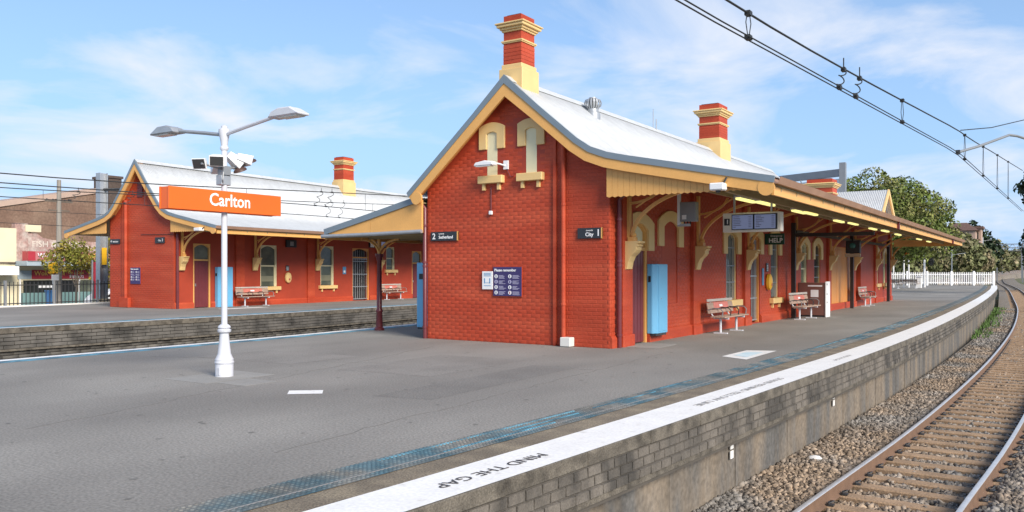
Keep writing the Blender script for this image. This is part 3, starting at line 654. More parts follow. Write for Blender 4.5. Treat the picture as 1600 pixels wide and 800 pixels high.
station_building(b1, 4.98, 36, r1, l1, 20.8, op1, gop1, 36, bk1, bk1, 300, (7.97, -16), 37.3)
chimney(b1, -2.74, -2.26, .03, .6, 5.72, 6.42, 7.55, .9)
chimney(b1, -2.87, -2.13, 13.0, 13.9, 4.9, 6.45, 7.68, 1.05)
chimney(b1, -3.1, -1.8, 29.5, 30.6, 4.0, 5.2, 6.5, 1.1)
# blind slots in the gable with hoods and sills
for uc in (-3.04, -1.965):
    p = MB().prism([(uc-.14, 3.87), (uc+.14, 3.87), (uc+.14, 4.95), (uc-.14, 4.95)], FM, -.2, .0).build('blind_window', PALE, b1)
    hood(FM, uc, .29, .72, 4.50, 4.90, 5.12, p, -.02, .045, rise=.14); sill(FM, uc-.34, uc+.34, 3.875, p, .13)
# conduits on the gable
MB().box(-1.37, -1.30, -.055, -.004, 0, 4.62).build('conduit', RED, b1); MB().tube([(-1.1, -.07, .1), (-1.1, -.07, 4.55)], .055, 10).build('pipe', RED, b1, smooth=True)
for z in (.9, 2.0, 3.1, 4.1): MB().tube([(-1.1, -.07, z), (-1.1, -.07, z+.05)], .064, 10).build('pipe_collar', RED, b1)
MB().tube([(-3.06, -.02, 3.6), (-3.06, -.02, 3.05)], .012, 6).build('conduit', MAR, b1); MB().box(-3.1, -3.02, -.07, -.004, 2.97, 3.06).build('junction_box', WPAINT, b1, bevel=.01)
# downpipes
for x, y in ((.09, .28), (-5.03, -.03)):
    b = MB(); b.tube([(x, y, 0), (x, y, 3.2), (x+(.25 if x > 0 else -.2), y-.0, 3.4)], .052, 10); p = b.build('downpipe', MAR, b1, smooth=True)
    for z in (.25, 1.75, 1.85, 2.75): MB().tube([(x, y, z), (x, y, z+.05)], .066, 10).build('collar', MAR, p)
# western skillion awning with posts
wa = [(-5.08, 3.46), (-6.7, 3.09), (-8.36, 2.72)]
corrugated('awning_roof', wa, -.1, 24, ROOF, b1)
MB().strip(offs_prof(wa, .10), [(x, z+.05) for x, z in wa], XZ, -.2, -.1).build('verge_flashing', FLASH, b1)
MB().strip([(-8.2, 2.60), (-6.73, 2.60)], [(-8.2, 2.68), (-6.73, 3.02)], XZ, -.16, -.1).build('infill_board', YEL, b1)
MB().strip([(-6.72, 2.60), (-5.03, 2.60)], [(-6.72, 3.02), (-5.03, 3.4)], XZ, -.16, -.1).build('infill_board', YEL, b1)
MB().strip(offs_prof(wa, .14), offs_prof(wa, .12), XZ, -.09, 24).build('soffit', SOF, b1)
MB().tube([(-8.42, -.2, 2.58), (-6.5, -.2, 2.60), (-5.0, -.2, 2.63)], .05, 10).build('drain_pipe', GALV, b1, smooth=True)
MB().box(-8.36, -8.28, -.15, 24, 2.50, 2.66).build('fascia', YEL, b1)
for i in range(20): MB().box(-8.3, -5.0, .3+i*1.15, .36+i*1.15, 2.55, 2.62).build('rafter', SOF, b1)
for i in range(5):
    y = 1.48+i*4.6; p = MB().lathe([(.14, 0), (.14, .06), (.1, .1), (.085, .5), (.1, .52), (.1, .56), (.075, .6), (.065, 1.95), (.085, 1.98), (.085, 2.03), (.12, 2.08), (.12, 2.14)], (-7.9, y, 0), 12).build('awning_post', MAR, b1, smooth=True)
    MB().box(-7.94, -7.86, y-.04, y+.04, 2.14, 2.55).build('post_head', YEL, p)
    for sx_, sy_ in ((1, 0), (0, 1), (0, -1), (-1, 0)):
        r_ = .75 if sx_ >= 0 else .3; a0 = arc(r_, 2.14, r_, .42, 180, 92, 8); a1 = arc(r_, 2.14, r_-.05, .37, 180, 92, 8)
        MB().strip(a1, a0, (lambda u, v_, t: (-7.9+sx_*u+(0 if sx_ else t), y+sy_*u+(t if sx_ else 0), v_)), -.025, .025).build('bracket', YEL, p)
# rear cross gable
cgp = [(29.6, 4.35), (31.9, 5.98), (34.2, 4.35)]
corrugated('cross_roof', cgp, -5.2, .55, ROOF, b1, dirx=False)
MB().prism([(29.9, 3.9), (33.9, 3.9), (33.9, 4.4), (31.9, 5.8), (29.9, 4.4)], YZ, .1, .2).build('cross_gable', YEL, b1)
for P in ([(31.9, 5.98), (29.5, 4.27)], [(31.9, 5.98), (34.3, 4.27)]): MB().strip([(u, z-.25) for u, z in P], [(u, z+.03) for u, z in P], YZ, .5, .58).build('bargeboard', CRM, b1)
# dark steel posts and beam of the newer frame
for y, x in ((13.75, .2), (23.3, .28), (33.4, .2)): MB().box(x, x+.14, y, y+.14, 0, 3.35).build('steel_post', mat('brown black steel', (.028, .02, .02), .5, var=.1), b1)
MB().box(.2, 2.9, 13.78, 13.9, 2.86, 2.98).build('steel_beam', MATS['brown black steel'], b1)
MB().box(.24, .36, 13.9, 33.4, 2.99, 3.1).build('steel_beam', MATS['brown black steel'], b1)

# --- far building across the tracks
b2 = thing('station_building', 'red brick station building with one chimney on the far platform, beyond the sunken tracks', 'building', (-32.35, 22.4, 0), R(3)); b2['b2'] = 1
r2 = [(-2.25, 6.64), (-1.5, 5.72), (-.62, 4.66), (-.33, 4.40), (0, 4.24), (.5, 4.11), (3.05, 3.57)]; l2 = [(-4.5-x, z) for x, z in r2]
op2 = [(1.02, 1.97, 0, 2.9, 'door'), (4.97, 6.06, .9, 2.94, 'sash'), (9.17, 10.21, .9, 3.0, 'sash'), (11.7, 13.15, .02, 2.95, 'gate'), (14.7, 15.5, 1.75, 3.1, 'sash'), (17.2, 18.2, 0, 2.9, 'door'), (21, 22, .9, 3., 'sash')]
bk2 = [.35, 4.55, 8.85, 14.0, 19.5]
_w = window
def window(root, M, u0, u1, z0, z1, kind, arch=True, hood_=True): return _w(root, M, u0, u1, z0, z1, kind, arch, False if root.get('b2') else hood_)
c3, s3 = math.cos(R(3)), math.sin(R(3)); ex3 = (32.35*c3-22.4*s3, -32.35*s3-22.4*c3)
station_building(b2, 4.5, 30, r2, l2, 30, op2, [], 30, bk2, [4.55-.9, 8.4, 14.0], 0, ex3, 29.9)
chimney(b2, -2.62, -1.9, 13.1, 14.0, 5.4, 7.05, 8.36, 1.05)
for x in (-3.25,): MB().tube([(x, -.07, .1), (x, -.07, 4.9)], .08, 8).build('pipe', RED, b2, smooth=True)
MB().box(-3.5, -3.38, -.08, 0, .0, 4.9).build('conduit', RED, b2); MB().box(-3.65, -2.95, -.16, 0, 0, .45).build('pipe_base', RED, b2, bevel=.02)
MB().tube([(.12, .1, 0), (.12, .1, 3.3)], .06, 8).build('downpipe', MAR, b2, smooth=True)
vt = MB().box(-2.45, -2.1, -.03, 0, 5.0, 5.7).build('gable_vent', MARD, b2)
for i in range(5): MB().box(-2.46, -2.09, -.05, -.03, 5.03+i*.13, 5.11+i*.13).build('louvre', MARD, vt)
zb = 3.42; x = -4.52; i = 0
while x > -7.0:                                                   # boards on the other side of the gable
    t0, t1 = prof_z(l2, x)-.33, prof_z(l2, x-.128)-.33
    if t1 < zb+.03: break
    MB().prism([(x, zb), (x-.064, zb-.025), (x-.128, zb), (x-.128, t1), (x, t0)], XZ, -.19, -.165+.004*(i % 2)).build('awning_board', YEL, b2); x -= .133; i += 1
MB().strip(offs_prof(l2[3:], .17), offs_prof(l2[3:], .14), XZ, -.25, 30).build('soffit', SOF, b2)
MB().tube([(-2.2, -.03, 3.31), (.0, -.03, 3.28)], .012, 6).build('conduit', DGREY, b2)

# ------------------------------------------------------------------ platform furniture
# lamp post with two lanterns and camera cluster
lp = thing('lamp_post', 'pale grey platform lamp post with two lantern arms and a moulded base', 'lamp post', (-10.94, 8.47, 0))
MB().lathe([(.138, 0), (.138, .19), (.134, .2)], n=24).build('base', SILV, lp, smooth=True)
MB().lathe([(.142, .2), (.15, .225), (.138, .25), (.142, .27), (.125, .30), (.10, .36), (.085, .5), (.068, .68)], n=24).build('pedestal', SILV, lp, smooth=True)
MB().lathe([(.075, .68), (.1, .70), (.105, .73), (.08, .75), (.1, .77), (.085, .80), (.055, .82)], n=24).build('collar', SILV, lp, smooth=True)
MB().lathe([(.047, .82), (.043, 3.62)], n=20).build('pole', SILV, lp, smooth=True)
MB().lathe([(.05, 3.55), (.065, 3.57), (.065, 3.6), (.05, 3.62), (.06, 3.7), (.09, 3.84), (.085, 3.88), (.05, 3.9), (.05, 3.93), (.02, 3.95)], n=20).build('capital', SILV, lp, smooth=True)
MB().box(-.03, .06, -.139, -.13, .03, .15).build('access_plate', SILV, lp, bevel=.004)
for s_ in (-1, 1):
    a = MB(); a.tube([(s_*.05, 0, 3.80), (s_*.5, 0, 3.87), (s_*1.22, 0, 3.97)], .03, 8); arm = a.build('arm', SILV if s_ > 0 else GALV, lp, smooth=True)
    h = MB(); pr = [(1.12, 3.93), (1.2, 4.02), (1.35, 4.06), (1.6, 4.055), (1.78, 3.96), (1.8, 3.93)]
    h.prism([(s_*x, z) for x, z in pr], XZ, -.12, .12); h.build('lantern', SILV if s_ > 0 else GALV, lp, bevel=.03)
    MB().box(min(s_*1.33, s_*1.72), max(s_*1.33, s_*1.72), -.085, .085, 3.915, 3.932).build('lens', LENS, lp)
MB().box(-.09, .05, -.09, .09, 3.0, 3.16).build('bracket_box', GALV, lp, bevel=.01); MB().box(-.07, .07, -.07, .07, 3.16, 3.3).build('mount', GREY, lp)
def flood(root, p, dirv, m=WPAINT, w=.2, h=.15, dep=.2):
    """box floodlight whose glass faces dirv"""
    q = Vector(dirv).to_track_quat('X', 'Z').to_matrix().to_4x4(); M = Matrix.Translation(Vector(p)) @ q
    b = MB(); b.add([M @ Vector(t) for t in ((-dep, -w*.3, -h*.3), (-dep, w*.3, -h*.3), (-dep, w*.3, h*.3), (-dep, -w*.3, h*.3), (0, -w*.5, -h*.5), (0, w*.5, -h*.5), (0, w*.5, h*.5), (0, -w*.5, h*.5))], [(0, 1, 2, 3), (4, 5, 6, 7), (0, 1, 5, 4), (1, 2, 6, 5), (2, 3, 7, 6), (3, 0, 4, 7)])
    o = b.build('housing', m, root, bevel=.006); b = MB(); b.box(.0, .006, -w*.42, w*.42, -h*.42, h*.42, M); b.build('glass', DGREY, o)
fl = thing('floodlight_cluster', 'cluster of white box floodlights clamped round the lamp post above the orange sign', 'floodlights', (-10.94, 8.47, 3.3))
flood(fl, (-.06, -.42, .0), (.35, -.8, -.35), w=.23, h=.17, dep=.13); flood(fl, (.1, -.22, .05), (.75, -.6, -.35), w=.23, h=.17, dep=.27)
flood(fl, (.0, .3, .05), (.2, .7, -.55), w=.24, h=.18, dep=.26); flood(fl, (.1, .42, .12), (.3, .9, -.25), w=.22, h=.16, dep=.24); flood(fl, (-.3, .12, -.02), (-.7, .5, -.4), w=.24, h=.18)
BRN = mat('brown shade', (.09, .05, .04), .5)
for y, z in ((.22, -.16), (.46, -.1)): MB().lathe([(.11, 0), (.1, .03), (.05, .06), (.02, .07)], (.05, y, z), 12, Matrix.Rotation(R(25), 4, 'X')).build('shade', BRN, fl, smooth=True)
b = MB(); b.tube([(0, -.42, 0), (0, 0, -.05), (0, .5, .08)], .018, 6); b.tube([(-.3, .1, 0), (0, 0, -.05)], .018, 6); b.tube([(.05, -.05, -.05), (.09, -.1, -.22), (.02, -.04, -.3)], .01, 5); b.build('clamp', GREY, fl)
# station name board: two orange plates either side of the post
ns = thing('station_sign', 'long orange station name board reading Carlton on the lamp post', 'sign', (-10.94, 8.47, 2.735))
for s_ in (1, -1):
    MB().box(min(s_*.09, s_*.12), max(s_*.09, s_*.12), -1.06, 1.04, -.165, .165).build('plate', ORANGE, ns, bevel=.006)
    text('Carlton', .27, (s_*.1225, .02, .01), (R(90), 0, s_*R(90)), TXT, ns, align='CENTER', world=False, weight=.004, sx=.92)
for y in (-1.03, 1.01): MB().box(-.088, .088, y-.02, y+.02, -.16, .16).build('end_plate', ORANGE, ns)
MB().box(-.085, .085, -.12, .12, -.05, .05).build('clamp', GALV, ns)
# gable wall lamp
wl = thing('wall_lamp', 'white wall lantern on a short arm between the two blind gable windows', 'lamp', (-10.6, 15.99, 4.1))
MB().box(-.06, .06, -.05, 0, -.1, .1).build('back_plate', WPAINT, wl); MB().tube([(0, -.02, -.02), (-.1, -.18, .02), (-.3, -.35, .04)], .02, 6).build('arm', WPAINT, wl)
b = MB(); b.prism([(-.66, -.03), (-.62, .05), (-.35, .09), (-.12, .06), (-.1, -.03)], lambda u, v_, t: (u, t, v_), -.42, -.24); b.build('lantern', WPAINT, wl, bevel=.02); MB().box(-.6, -.2, -.4, -.26, -.045, -.031).build('lens', LENS, wl)
MB().tube([(.02, -.02, -.1), (.12, -.02, -.28), (.2, -.02, -.26)], .012, 5).build('cable', MAR, wl)
def signboard(name, label, cat, loc, w_, h_, face, m, rim=None):
    """plate with its lower left corner at loc; face 'F' looks along -Y, 'S' along +X"""
    t = thing(name, label, cat, loc)
    if face == 'F': MB().box(0, w_, -.035, 0, 0, h_).build('plate', m, t, bevel=.004)
    else: MB().box(0, .035, 0, w_, 0, h_).build('plate', m, t, bevel=.004)
    return t
t = signboard('platform_sign', 'charcoal platform 2 direction sign to Sutherland beside the maroon downpipe', 'sign', (-12.81, 15.99, 2.39), .83, .22, 'F', SGN)
text('2', .2, (.05, -.038, .105), F_, TXT, t, world=False, weight=.003); text('towards', .05, (.25, -.038, .17), F_, TXT, t, world=False); text('Sutherland', .1, (.25, -.038, .085), F_, TXT, t, world=False, weight=.002)
MB().box(.80, .83, -.038, 0, 0, .22).build('edge', YEL, t)
t = signboard('platform_sign', 'charcoal platform 1 direction sign to the City by the gable corner', 'sign', (-8.73, 15.99, 2.36), .60, .23, 'F', SGN)
text('1', .2, (.46, -.038, .115), F_, TXT, t, world=False, weight=.003); text('towards', .05, (.38, -.038, .175), F_, TXT, t, world=False, align='RIGHT'); text('City', .115, (.39, -.038, .085), F_, TXT, t, world=False, align='RIGHT', weight=.002)
MB().box(.575, .60, -.038, 0, 0, .23).build('edge', YEL, t)
def notice(label, loc, w_, h_, k=1., parent_rot=0):
    t = thing('notice_board', label, 'notice', loc, parent_rot)
    MB().box(0, w_, -.03, 0, 0, h_).build('plate', PURP, t, bevel=.003); MB().box(-.012, w_+.012, -.02, .001, -.012, h_+.012).build('frame', RED, t)
    text('Please remember', .085*k, (.035*k, -.033, h_-.075*k), F_, TXT, t, world=False, weight=.002)
    b = MB(); q = random.Random(3); L = mat('pale lilac print', (.42, .40, .55), .5, var=0)
    for c in range(2):
        for r_ in range(4):
            u, z = (.16+c*.38)*k, h_-(.2+r_*.125)*k
            for l in range(4): b.box(u, u+q.uniform(.1, .2)*k, -.034, -.031, z-l*.022*k, z-l*.022*k+.011*k)
    b.build('print', L, t)
    for c in range(2):
        for r_ in range(4):
            b = MB(); b.lathe([(.001, 0), (.045*k, 0), (.045*k, .003), (.001, .003)], n=12); b.v = [((.085+c*.38)*k+x, -.031-z, h_-(.215+r_*.125)*k+y) for x, y, z in b.v]; b.build('symbol', TXT if r_ != 1 else L, t)
            b = MB(); u = (.085+c*.38)*k; z = h_-(.215+r_*.125)*k; b.box(u-.012*k, u+.012*k, -.036, -.0345, z-.028*k, z+.028*k); b.build('symbol_mark', PURP if (r_, c) != (3, 1) else RSIGN, t)
    return t
notice('purple rules notice headed Please remember on the nearer gable', (-10.96, 15.99, 1.08), .78, .67)
t = signboard('poster', 'small white distancing poster hung beside the purple notice', 'poster', (-11.27, 15.99, 1.23), .3, .42, 'F', WPAINT)
b = MB(); [b.box(.05, .25, -.039, -.0365, z, z+.012) for z in (.37, .34, .31, .08)]; b.box(.06, .085, -.039, -.0365, .14, .26); b.box(.21, .235, -.039, -.0365, .14, .26); b.box(.08, .22, -.039, -.0365, .15, .158); b.build('print', TXTB, t)
o = MB().box(-9.07, -8.82, 15.78, 15.985, .01, .21).build('meter_box', mat('off white box', (.68, .68, .64), .5, var=.05), bevel=.012); tag(o, 'small off white box on the ground at the foot of the gable pipes', 'box')
# blue cabinets
def cabinet(label, loc, dx, dy, h, rz=0):
    t = thing('locker_cabinet', label, 'cabinet', loc, rz)
    MB().prism([(0, 0), (dx*.55, 0), (dx, dy*.14), (dx, dy), (0, dy)], lambda u, w_, z: (u, w_, z), 0, h).build('body', BLUE, t, bevel=.012)
    MB().box(dx*.15, dx*.42, -.012, 0, h-.42, h-.28).build('keypad', BLACK, t, bevel=.003); MB().box(dx, dx+.008, dy*.2, dy*.95, .05, h-.05).build('door_panel', BLUE, t, bevel=.004)
    MB().lathe([(.001, 0), (.02, 0), (.02, .02), (.001, .02)], (dx+.01, dy*.4, h*.5), 8).build('lock', GALV, t)
    MB().box(.0, dx*.9, .04, dy*.95, -.05, 0).build('base', DGREY, t); return t
cabinet('tall sky blue locker cabinet mounted beside the maroon door of the nearer building', (-7.97, 17.93, .2), .23, .68, 1.62)
cabinet('tall sky blue cabinet on the hidden side wall behind the gable corner downpipe', (-13.54, 16.3, .24), .57, .7, 1.63)
cabinet('tall sky blue cabinet beside the maroon door of the building across the tracks', (-32.35-2.2*s3+.02, 22.4+2.2*c3, .0), .35, .75, 1.85, R(3))
# benches
def mkbench():
    t = thing('bench', '', 'bench', (0, 0, 0))
    for x in (.12, .26, .40): MB().box(x, x+.115, -1.0, 1.0, .43, .465).build('seat_slat', TIM, t, bevel=.006)
    for k, (z, h) in enumerate(((.53, .09), (.64, .18), (.84, .07))):
        M = Matrix.Translation((.05-.1*(z-.5), 0, z)) @ Matrix.Rotation(R(-12), 4, 'Y')
        s_ = MB().box(0, .03, -1.0, 1.0, 0, h, M).build('back_slat', TIMG if k == 2 else TIM, t, bevel=.005)
        if k == 1: MB().box(.031, .036, -.55, .6, .005, h-.005, M).build('panel', TIMP, s_); MB().box(.037, .04, -.12, .12, .05, h-.07, M).build('sticker', WPAINT, s_)
    for y in (-.65, .65):
        b = MB(); b.tube([(.27, y, .0), (.27, y, .38)], .035, 8); b.box(.08, .5, y-.03, y+.03, .38, .425); b.box(.1, .46, y-.05, y+.05, 0, .03); b.tube([(.1, y, .41), (.03, y, .5), (-.03, y, .9)], .022, 6); b.build('leg', SILV, t)
    for y in (-.98, -.33, .33, .98): MB().tube([(.02, y, .62), (.2, y, .68), (.38, y, .67), (.45, y, .6), (.43, y, .46)], .016, 6).build('armrest', DGREY if abs(y) < .9 else GREY, t, smooth=True)
    return t
def dup(root, loc, rz, label, group=None):
    r = root.copy(); COL.objects.link(r); r.location = loc; r.rotation_euler = (0, 0, rz); r['label'] = label
    for ch in list(root.children):
        c = ch.copy(); COL.objects.link(c); c.parent = r
        for g in ch.children: d = g.copy(); COL.objects.link(d); d.parent = c
    return r
bn = mkbench(); bn['group'] = 'platform benches'; bn.location = (-7.72, 22.15, 0); bn['label'] = 'slatted bench with salmon panel between the blue cabinet and the barred gate'
dup(bn, (-7.55, 29.75, 0), R(-3), 'slatted bench standing against the brown service cabinet'); dup(bn, (-7.8, 42.6, 0), 0, 'slatted bench in front of the orange timber panels')
dup(bn, (-32.35+.3-4.15*s3, 22.4+4.15*c3, 0), R(3), 'slatted bench under the sash window across the tracks, beside the blue cabinet'); dup(bn, (-32.35+.3-14.7*s3, 22.4+14.7*c3, 0), R(3), 'slatted bench across the tracks, past the barred gate')
dup(bn, (-13.4, 87.2, 0), R(60), 'slatted bench out in the open near the white picket fence'); dup(bn, (-12.2, 90, 0), R(60), 'slatted bench beside the white bin near the picket fence')
o = thing('bin', 'white bin standing by the picket fence benches', 'bin', (-11.3, 90.5, 0)); MB().box(-.25, .25, -.25, .25, 0, 1.0).build('body', WPAINT, o, bevel=.03); MB().box(-.27, .27, -.27, .27, 1.0, 1.2).build('lid', SILV, o, bevel=.05)
# service cabinet
t = thing('service_cabinet', 'brown fronted service cabinet with a white side panel by the benches', 'cabinet', (-7.9, 31.2, 0))
MB().box(0, .95, 0, .55, .06, 1.24).build('body', BRWNP, t, bevel=.01); MB().box(.952, 1.0, -.02, .57, 0, 1.28).build('side_panel', WPAINT, t, bevel=.006); MB().box(.03, .95, .03, .52, 0, .06).build('base', DGREY, t)
MB().box(.35, .85, -.006, 0, 1.1, 1.15).build('print', TXT, t); MB().box(.45, .72, -.006, 0, .72, .98).build('label_sheet', WPAINT, t)
for z in (.5, .8, 1.15): MB().box(1.0, 1.006, .05, .12, z, z+.06).build('mark', SGN, t)
# display under the awning
t = thing('departure_display', 'cream framed departure display marked 1 hanging under the nearer awning', 'display', (-5.9, 19.2, 2.57))
MB().box(-.70, .66, 0, .22, 0, .45).build('casing', mat('off white casing', (.70, .66, .57), .5, var=.04), t, bevel=.012)
for x0 in (-.46, .06): MB().box(x0-.02, x0+.52, -.012, 0, .05, .41).build('bezel', BLACK, t); sc = MB().box(x0, x0+.48, -.018, -.012, .07, .39).build('screen', SCRN, t)
b = MB(); q = random.Random(5)
for x0 in (-.44, .09):
    for r_ in range(7): b.box(x0, x0+q.uniform(.06, .2), -.021, -.0185, .35-.04*r_, .362-.04*r_); b.box(x0+.36, x0+.43, -.021, -.0185, .35-.04*r_, .36-.04*r_)
b.build('print', mat('dim screen text', (.05, .05, .08), .5, var=0), t)
MB().box(-.66, -.53, -.008, 0, .16, .32).build('number_plate', BLACK, t); text('1', .14, (-.615, -.012, .24), F_, TXT, t, world=False, weight=.003)
for x in (-.45, .42): MB().box(x-.02, x+.02, .08, .12, .45, 1.12).build('hanger', GALV, t)
t = thing('help_sign', 'dark green Emergency HELP sign projecting over the yellow phone', 'sign', (-7.96, 27.3, 2.52))
MB().box(0, .62, -.03, .03, 0, .36).build('plate', GRN, t, bevel=.005); text('Emergency', .085, (.56, -.033, .28), F_, TXT, t, world=False, align='RIGHT'); text('HELP', .2, (.57, -.033, .13), F_, TXT, t, world=False, align='RIGHT', weight=.004)
PHY = mat('yellow help phone', (.78, .42, .03), .4, var=.06)
def helpphone(loc, label, rz=0, m=PHY):
    t = thing('help_phone', label, 'phone', loc, rz)
    b = MB(); b.lathe([(.001, 0), (.17, 0), (.2, .04), (.19, .12), (.12, .16), (.001, .17)], n=20); b.v = [(z, x, y*1.35) for x, y, z in b.v]; b.build('housing', m, t, smooth=True)
    b = MB(); b.lathe([(.001, 0), (.05, 0), (.05, .02), (.001, .02)], n=12); b.v = [(.15+z, x, y-.08) for x, y, z in b.v]; b.build('button', RSIGN, t)
    MB().box(0, .02, -.11, .11, .34, .62).build('instruction_plate', SGN, t); bb = MB(); [bb.box(.02, .023, -.08, .08, .38+i*.05, .40+i*.05) for i in range(4)]; bb.build('print', TXT, t)
    return t
helpphone((-7.96, 27.5, 1.3), 'round yellow emergency help phone on the nearer building'); helpphone((-32.35-6.75*s3, 22.4+6.75*c3, 1.33), 'round cream emergency help phone on the building across the tracks', R(3), CRM)
o = MB().box(-7.965, -7.94, 26.95, 27.12, 1.2, 1.75).build('blue_plate', TXTB, bevel=.004); tag(o, 'narrow blue plate beside the yellow help phone', 'sign')
# junction cabinet on the awning bracket, cctv lamp at the verge
t = thing('junction_cabinet', 'grey junction box hung from a white post under the awning', 'box', (-7.15, 18.25, 2.75))
MB().box(-.16, .24, 0, .2, .05, .5).build('case', GREY, t, bevel=.012); MB().box(-.2, -.14, -.01, .08, -.02, .82).build('post', WPAINT, t); MB().box(-.2, .1, .0, .06, -.06, -.0).build('shelf', GALV, t)
b = MB(); [b.tube([(x, .05, .06), (x, .05, -.02)], .015, 6) for x in (-.05, .03, .1)]; b.build('gland', BLACK, t); MB().box(-.08, .02, -.02, 0, .1, .2).build('meter', WPAINT, t)
t = thing('verge_camera', 'small white camera box under the barge end of the nearer awning', 'camera', (-5.45, 15.6, 3.28)); MB().box(-.14, .14, -.12, .12, -.07, .07).build('case', WPAINT, t, bevel=.02); MB().tube([(.1, 0, .05), (.15, .05, .18)], .02, 6).build('arm', BLACK, t); MB().lathe([(.05, 0), (.045, -.04), (.01, -.05)], (0, 0, -.07), 10).build('dome', DGREY, t)
t = thing('verge_camera', 'small white camera box on the verge of the awning across the tracks', 'camera', (-30.2, 22.1, 3.42)); MB().box(-.2, .2, -.12, .12, -.07, .07).build('case', WPAINT, t, bevel=.02); MB().tube([(.2, 0, .0), (.3, .05, .1)], .02, 6).build('arm', BLACK, t)
# fluorescent battens
for i, (x, y) in enumerate(((-6.05, 18.6), (-5.65, 18.8), (-5.8, 22.4), (-5.45, 22.2), (-5.9, 27.8), (-5.5, 28), (-5.8, 33.2), (-5.4, 33.4), (-5.7, 38.5), (-5.5, 43.5), (-5.6, 48))):
    z = prof_z(r1, x+7.97)-.46; t = thing('batten_light', 'lit yellow fluorescent batten under the nearer awning soffit', 'light', (x, y, z), 0, 'fluorescent battens under the awning')
    MB().box(-.07, .07, 0, 1.25, .03, .07).build('body', WPAINT, t); MB().box(-.06, .06, .02, 1.23, -.02, .03).build('tube', TUBE, t, bevel=.015)
t = thing('track_signal_repeater', 'black hooded indicator on the dark steel post under the awning', 'signal', (-7.5, 38.9, 2.45)); MB().box(-.3, .3, 0, .3, 0, .55).build('case', DGREY, t, bevel=.03); b = MB(); b.lathe([(.001, 0), (.13, 0), (.12, .06), (.001, .08)], n=14); b.v = [(x, -z, .33+y) for x, y, z in b.v]; b.build('lens', mat('teal lens', (.05, .18, .17), .2, var=0), t); MB().box(-.32, .32, -.02, .1, -.16, -.02).build('plate', mat('buff plate', (.5, .42, .3), .5), t)
# roof ventilator, aerial
t = thing('roof_ventilator', 'spinning turbine roof ventilator on the nearer roof by the chimney', 'ventilator', (-10.05, 19.2, 5.55))
MB().lathe([(.2, -.05), (.19, .2), (.15, .22), (.15, .3)], n=16).build('throat', GALV, t, smooth=True)
for i in range(18):
    a = i*2*math.pi/18; b = MB(); P0 = [(.15, .3), (.22, .38), (.235, .46), (.2, .54), (.1, .58)]
    b.v = [(r_*math.cos(a+e), r_*math.sin(a+e), z) for e in (0, .24) for r_, z in P0]; b.f = [(k, k+1, k+6, k+5) for k in range(4)]; b.build('vane', GALV, t)
MB().lathe([(.11, .57), (.1, .60), (.02, .61)], n=14).build('cap', GALV, t); MB().lathe([(.12, .3), (.12, .56)], n=10).build('core', DGREY, t)
t = thing('aerial', 'thin grey aerial mast on the nearer roof ridge', 'aerial', (-10.46, 24.0, 6.03)); b = MB(); b.tube([(0, 0, 0), (0, 0, .65)], .014, 5); b.tube([(.06, .1, 0), (.06, .1, .35)], .02, 5); b.build('mast', GALV, t)
t = thing('lamp_fitting', 'dark lamp fitting beside the chimney on the far roof', 'lamp', (-35.35, 35.6, 6.6)); b = MB(); b.tube([(.4, .3, .0), (.3, .1, .9), (.05, 0, 1.15)], .02, 5); b.box(-.35, .1, -.1, .1, 1.13, 1.2); b.build('arm', DGREY, t)
# signs on the far building (built in its own frame)
def far(lx, ly, z): return (-32.35+lx*c3-ly*s3, 22.4+lx*s3+ly*c3, z)
t = thing('platform_sign', 'charcoal sign at the edge of the far gable, beside the pipe', 'sign', far(-4.42, -.01, 2.92), R(3)); MB().box(0, .7, -.04, 0, 0, .22).build('plate', SGN, t); text('4', .17, (.04, -.043, .11), F_, TXT, t, world=False); text('Sutherland', .1, (.2, -.043, .1), F_, TXT, t, world=False, sx=.9)
t = thing('platform_sign', 'charcoal platform 3 sign to the City on the far gable', 'sign', far(-1.2, -.01, 2.9), R(3)); MB().box(0, .62, -.04, 0, 0, .26).build('plate', SGN, t); text('City', .11, (.4, -.043, .12), F_, TXT, t, world=False, align='RIGHT'); text('3', .17, (.46, -.043, .13), F_, TXT, t, world=False)
notice('purple rules notice on the far gable across the tracks', far(-2.95, -.01, 1.08), .72, .74, .92, R(3))
t = thing('platform_display', 'small dark hanging display on the wall across the tracks', 'display', far(.0, 6.62, 2.87), R(3)); MB().box(0, .12, 0, .68, 0, .38).build('case', SGN, t, bevel=.01); MB().box(.121, .125, .22, .46, .08, .3).build('screen', GREY, t)
t = thing('departure_display', 'departure display hung over the barred gate across the tracks', 'display', far(.9, 12.0, 2.98), R(3)); MB().box(0, .15, 0, 1.4, 0, .45).build('case', SGN, t, bevel=.01); MB().box(.15, .16, 0, .3, .02, .43).build('number_plate', WPAINT, t); MB().box(.15, .158, .4, 1.3, .08, .38).build('screen', SCRN, t); MB().box(.05, .1, .3, .35, .45, .9).build('hanger', GALV, t); MB().box(.05, .1, 1.05, 1.1, .45, .9).build('hanger', GALV, t)
t = thing('wall_notice', 'small blue label on the far wall left of the barred gate', 'sign', far(.0, 10.9, 1.5), R(3)); MB().box(0, .02, 0, .26, 0, .4).build('plate', TXTB, t); MB().box(.02, .024, .06, .2, .08, .2).build('print', TXT, t)
v = MB().add([far(1.6, 1.0, .0042), far(2.3, 1.0, .0042), far(2.3, 3.4, .0042), far(1.6, 3.4, .0042)], [(0, 1, 2, 3)]).build('painted_panel', WHITE, p3)

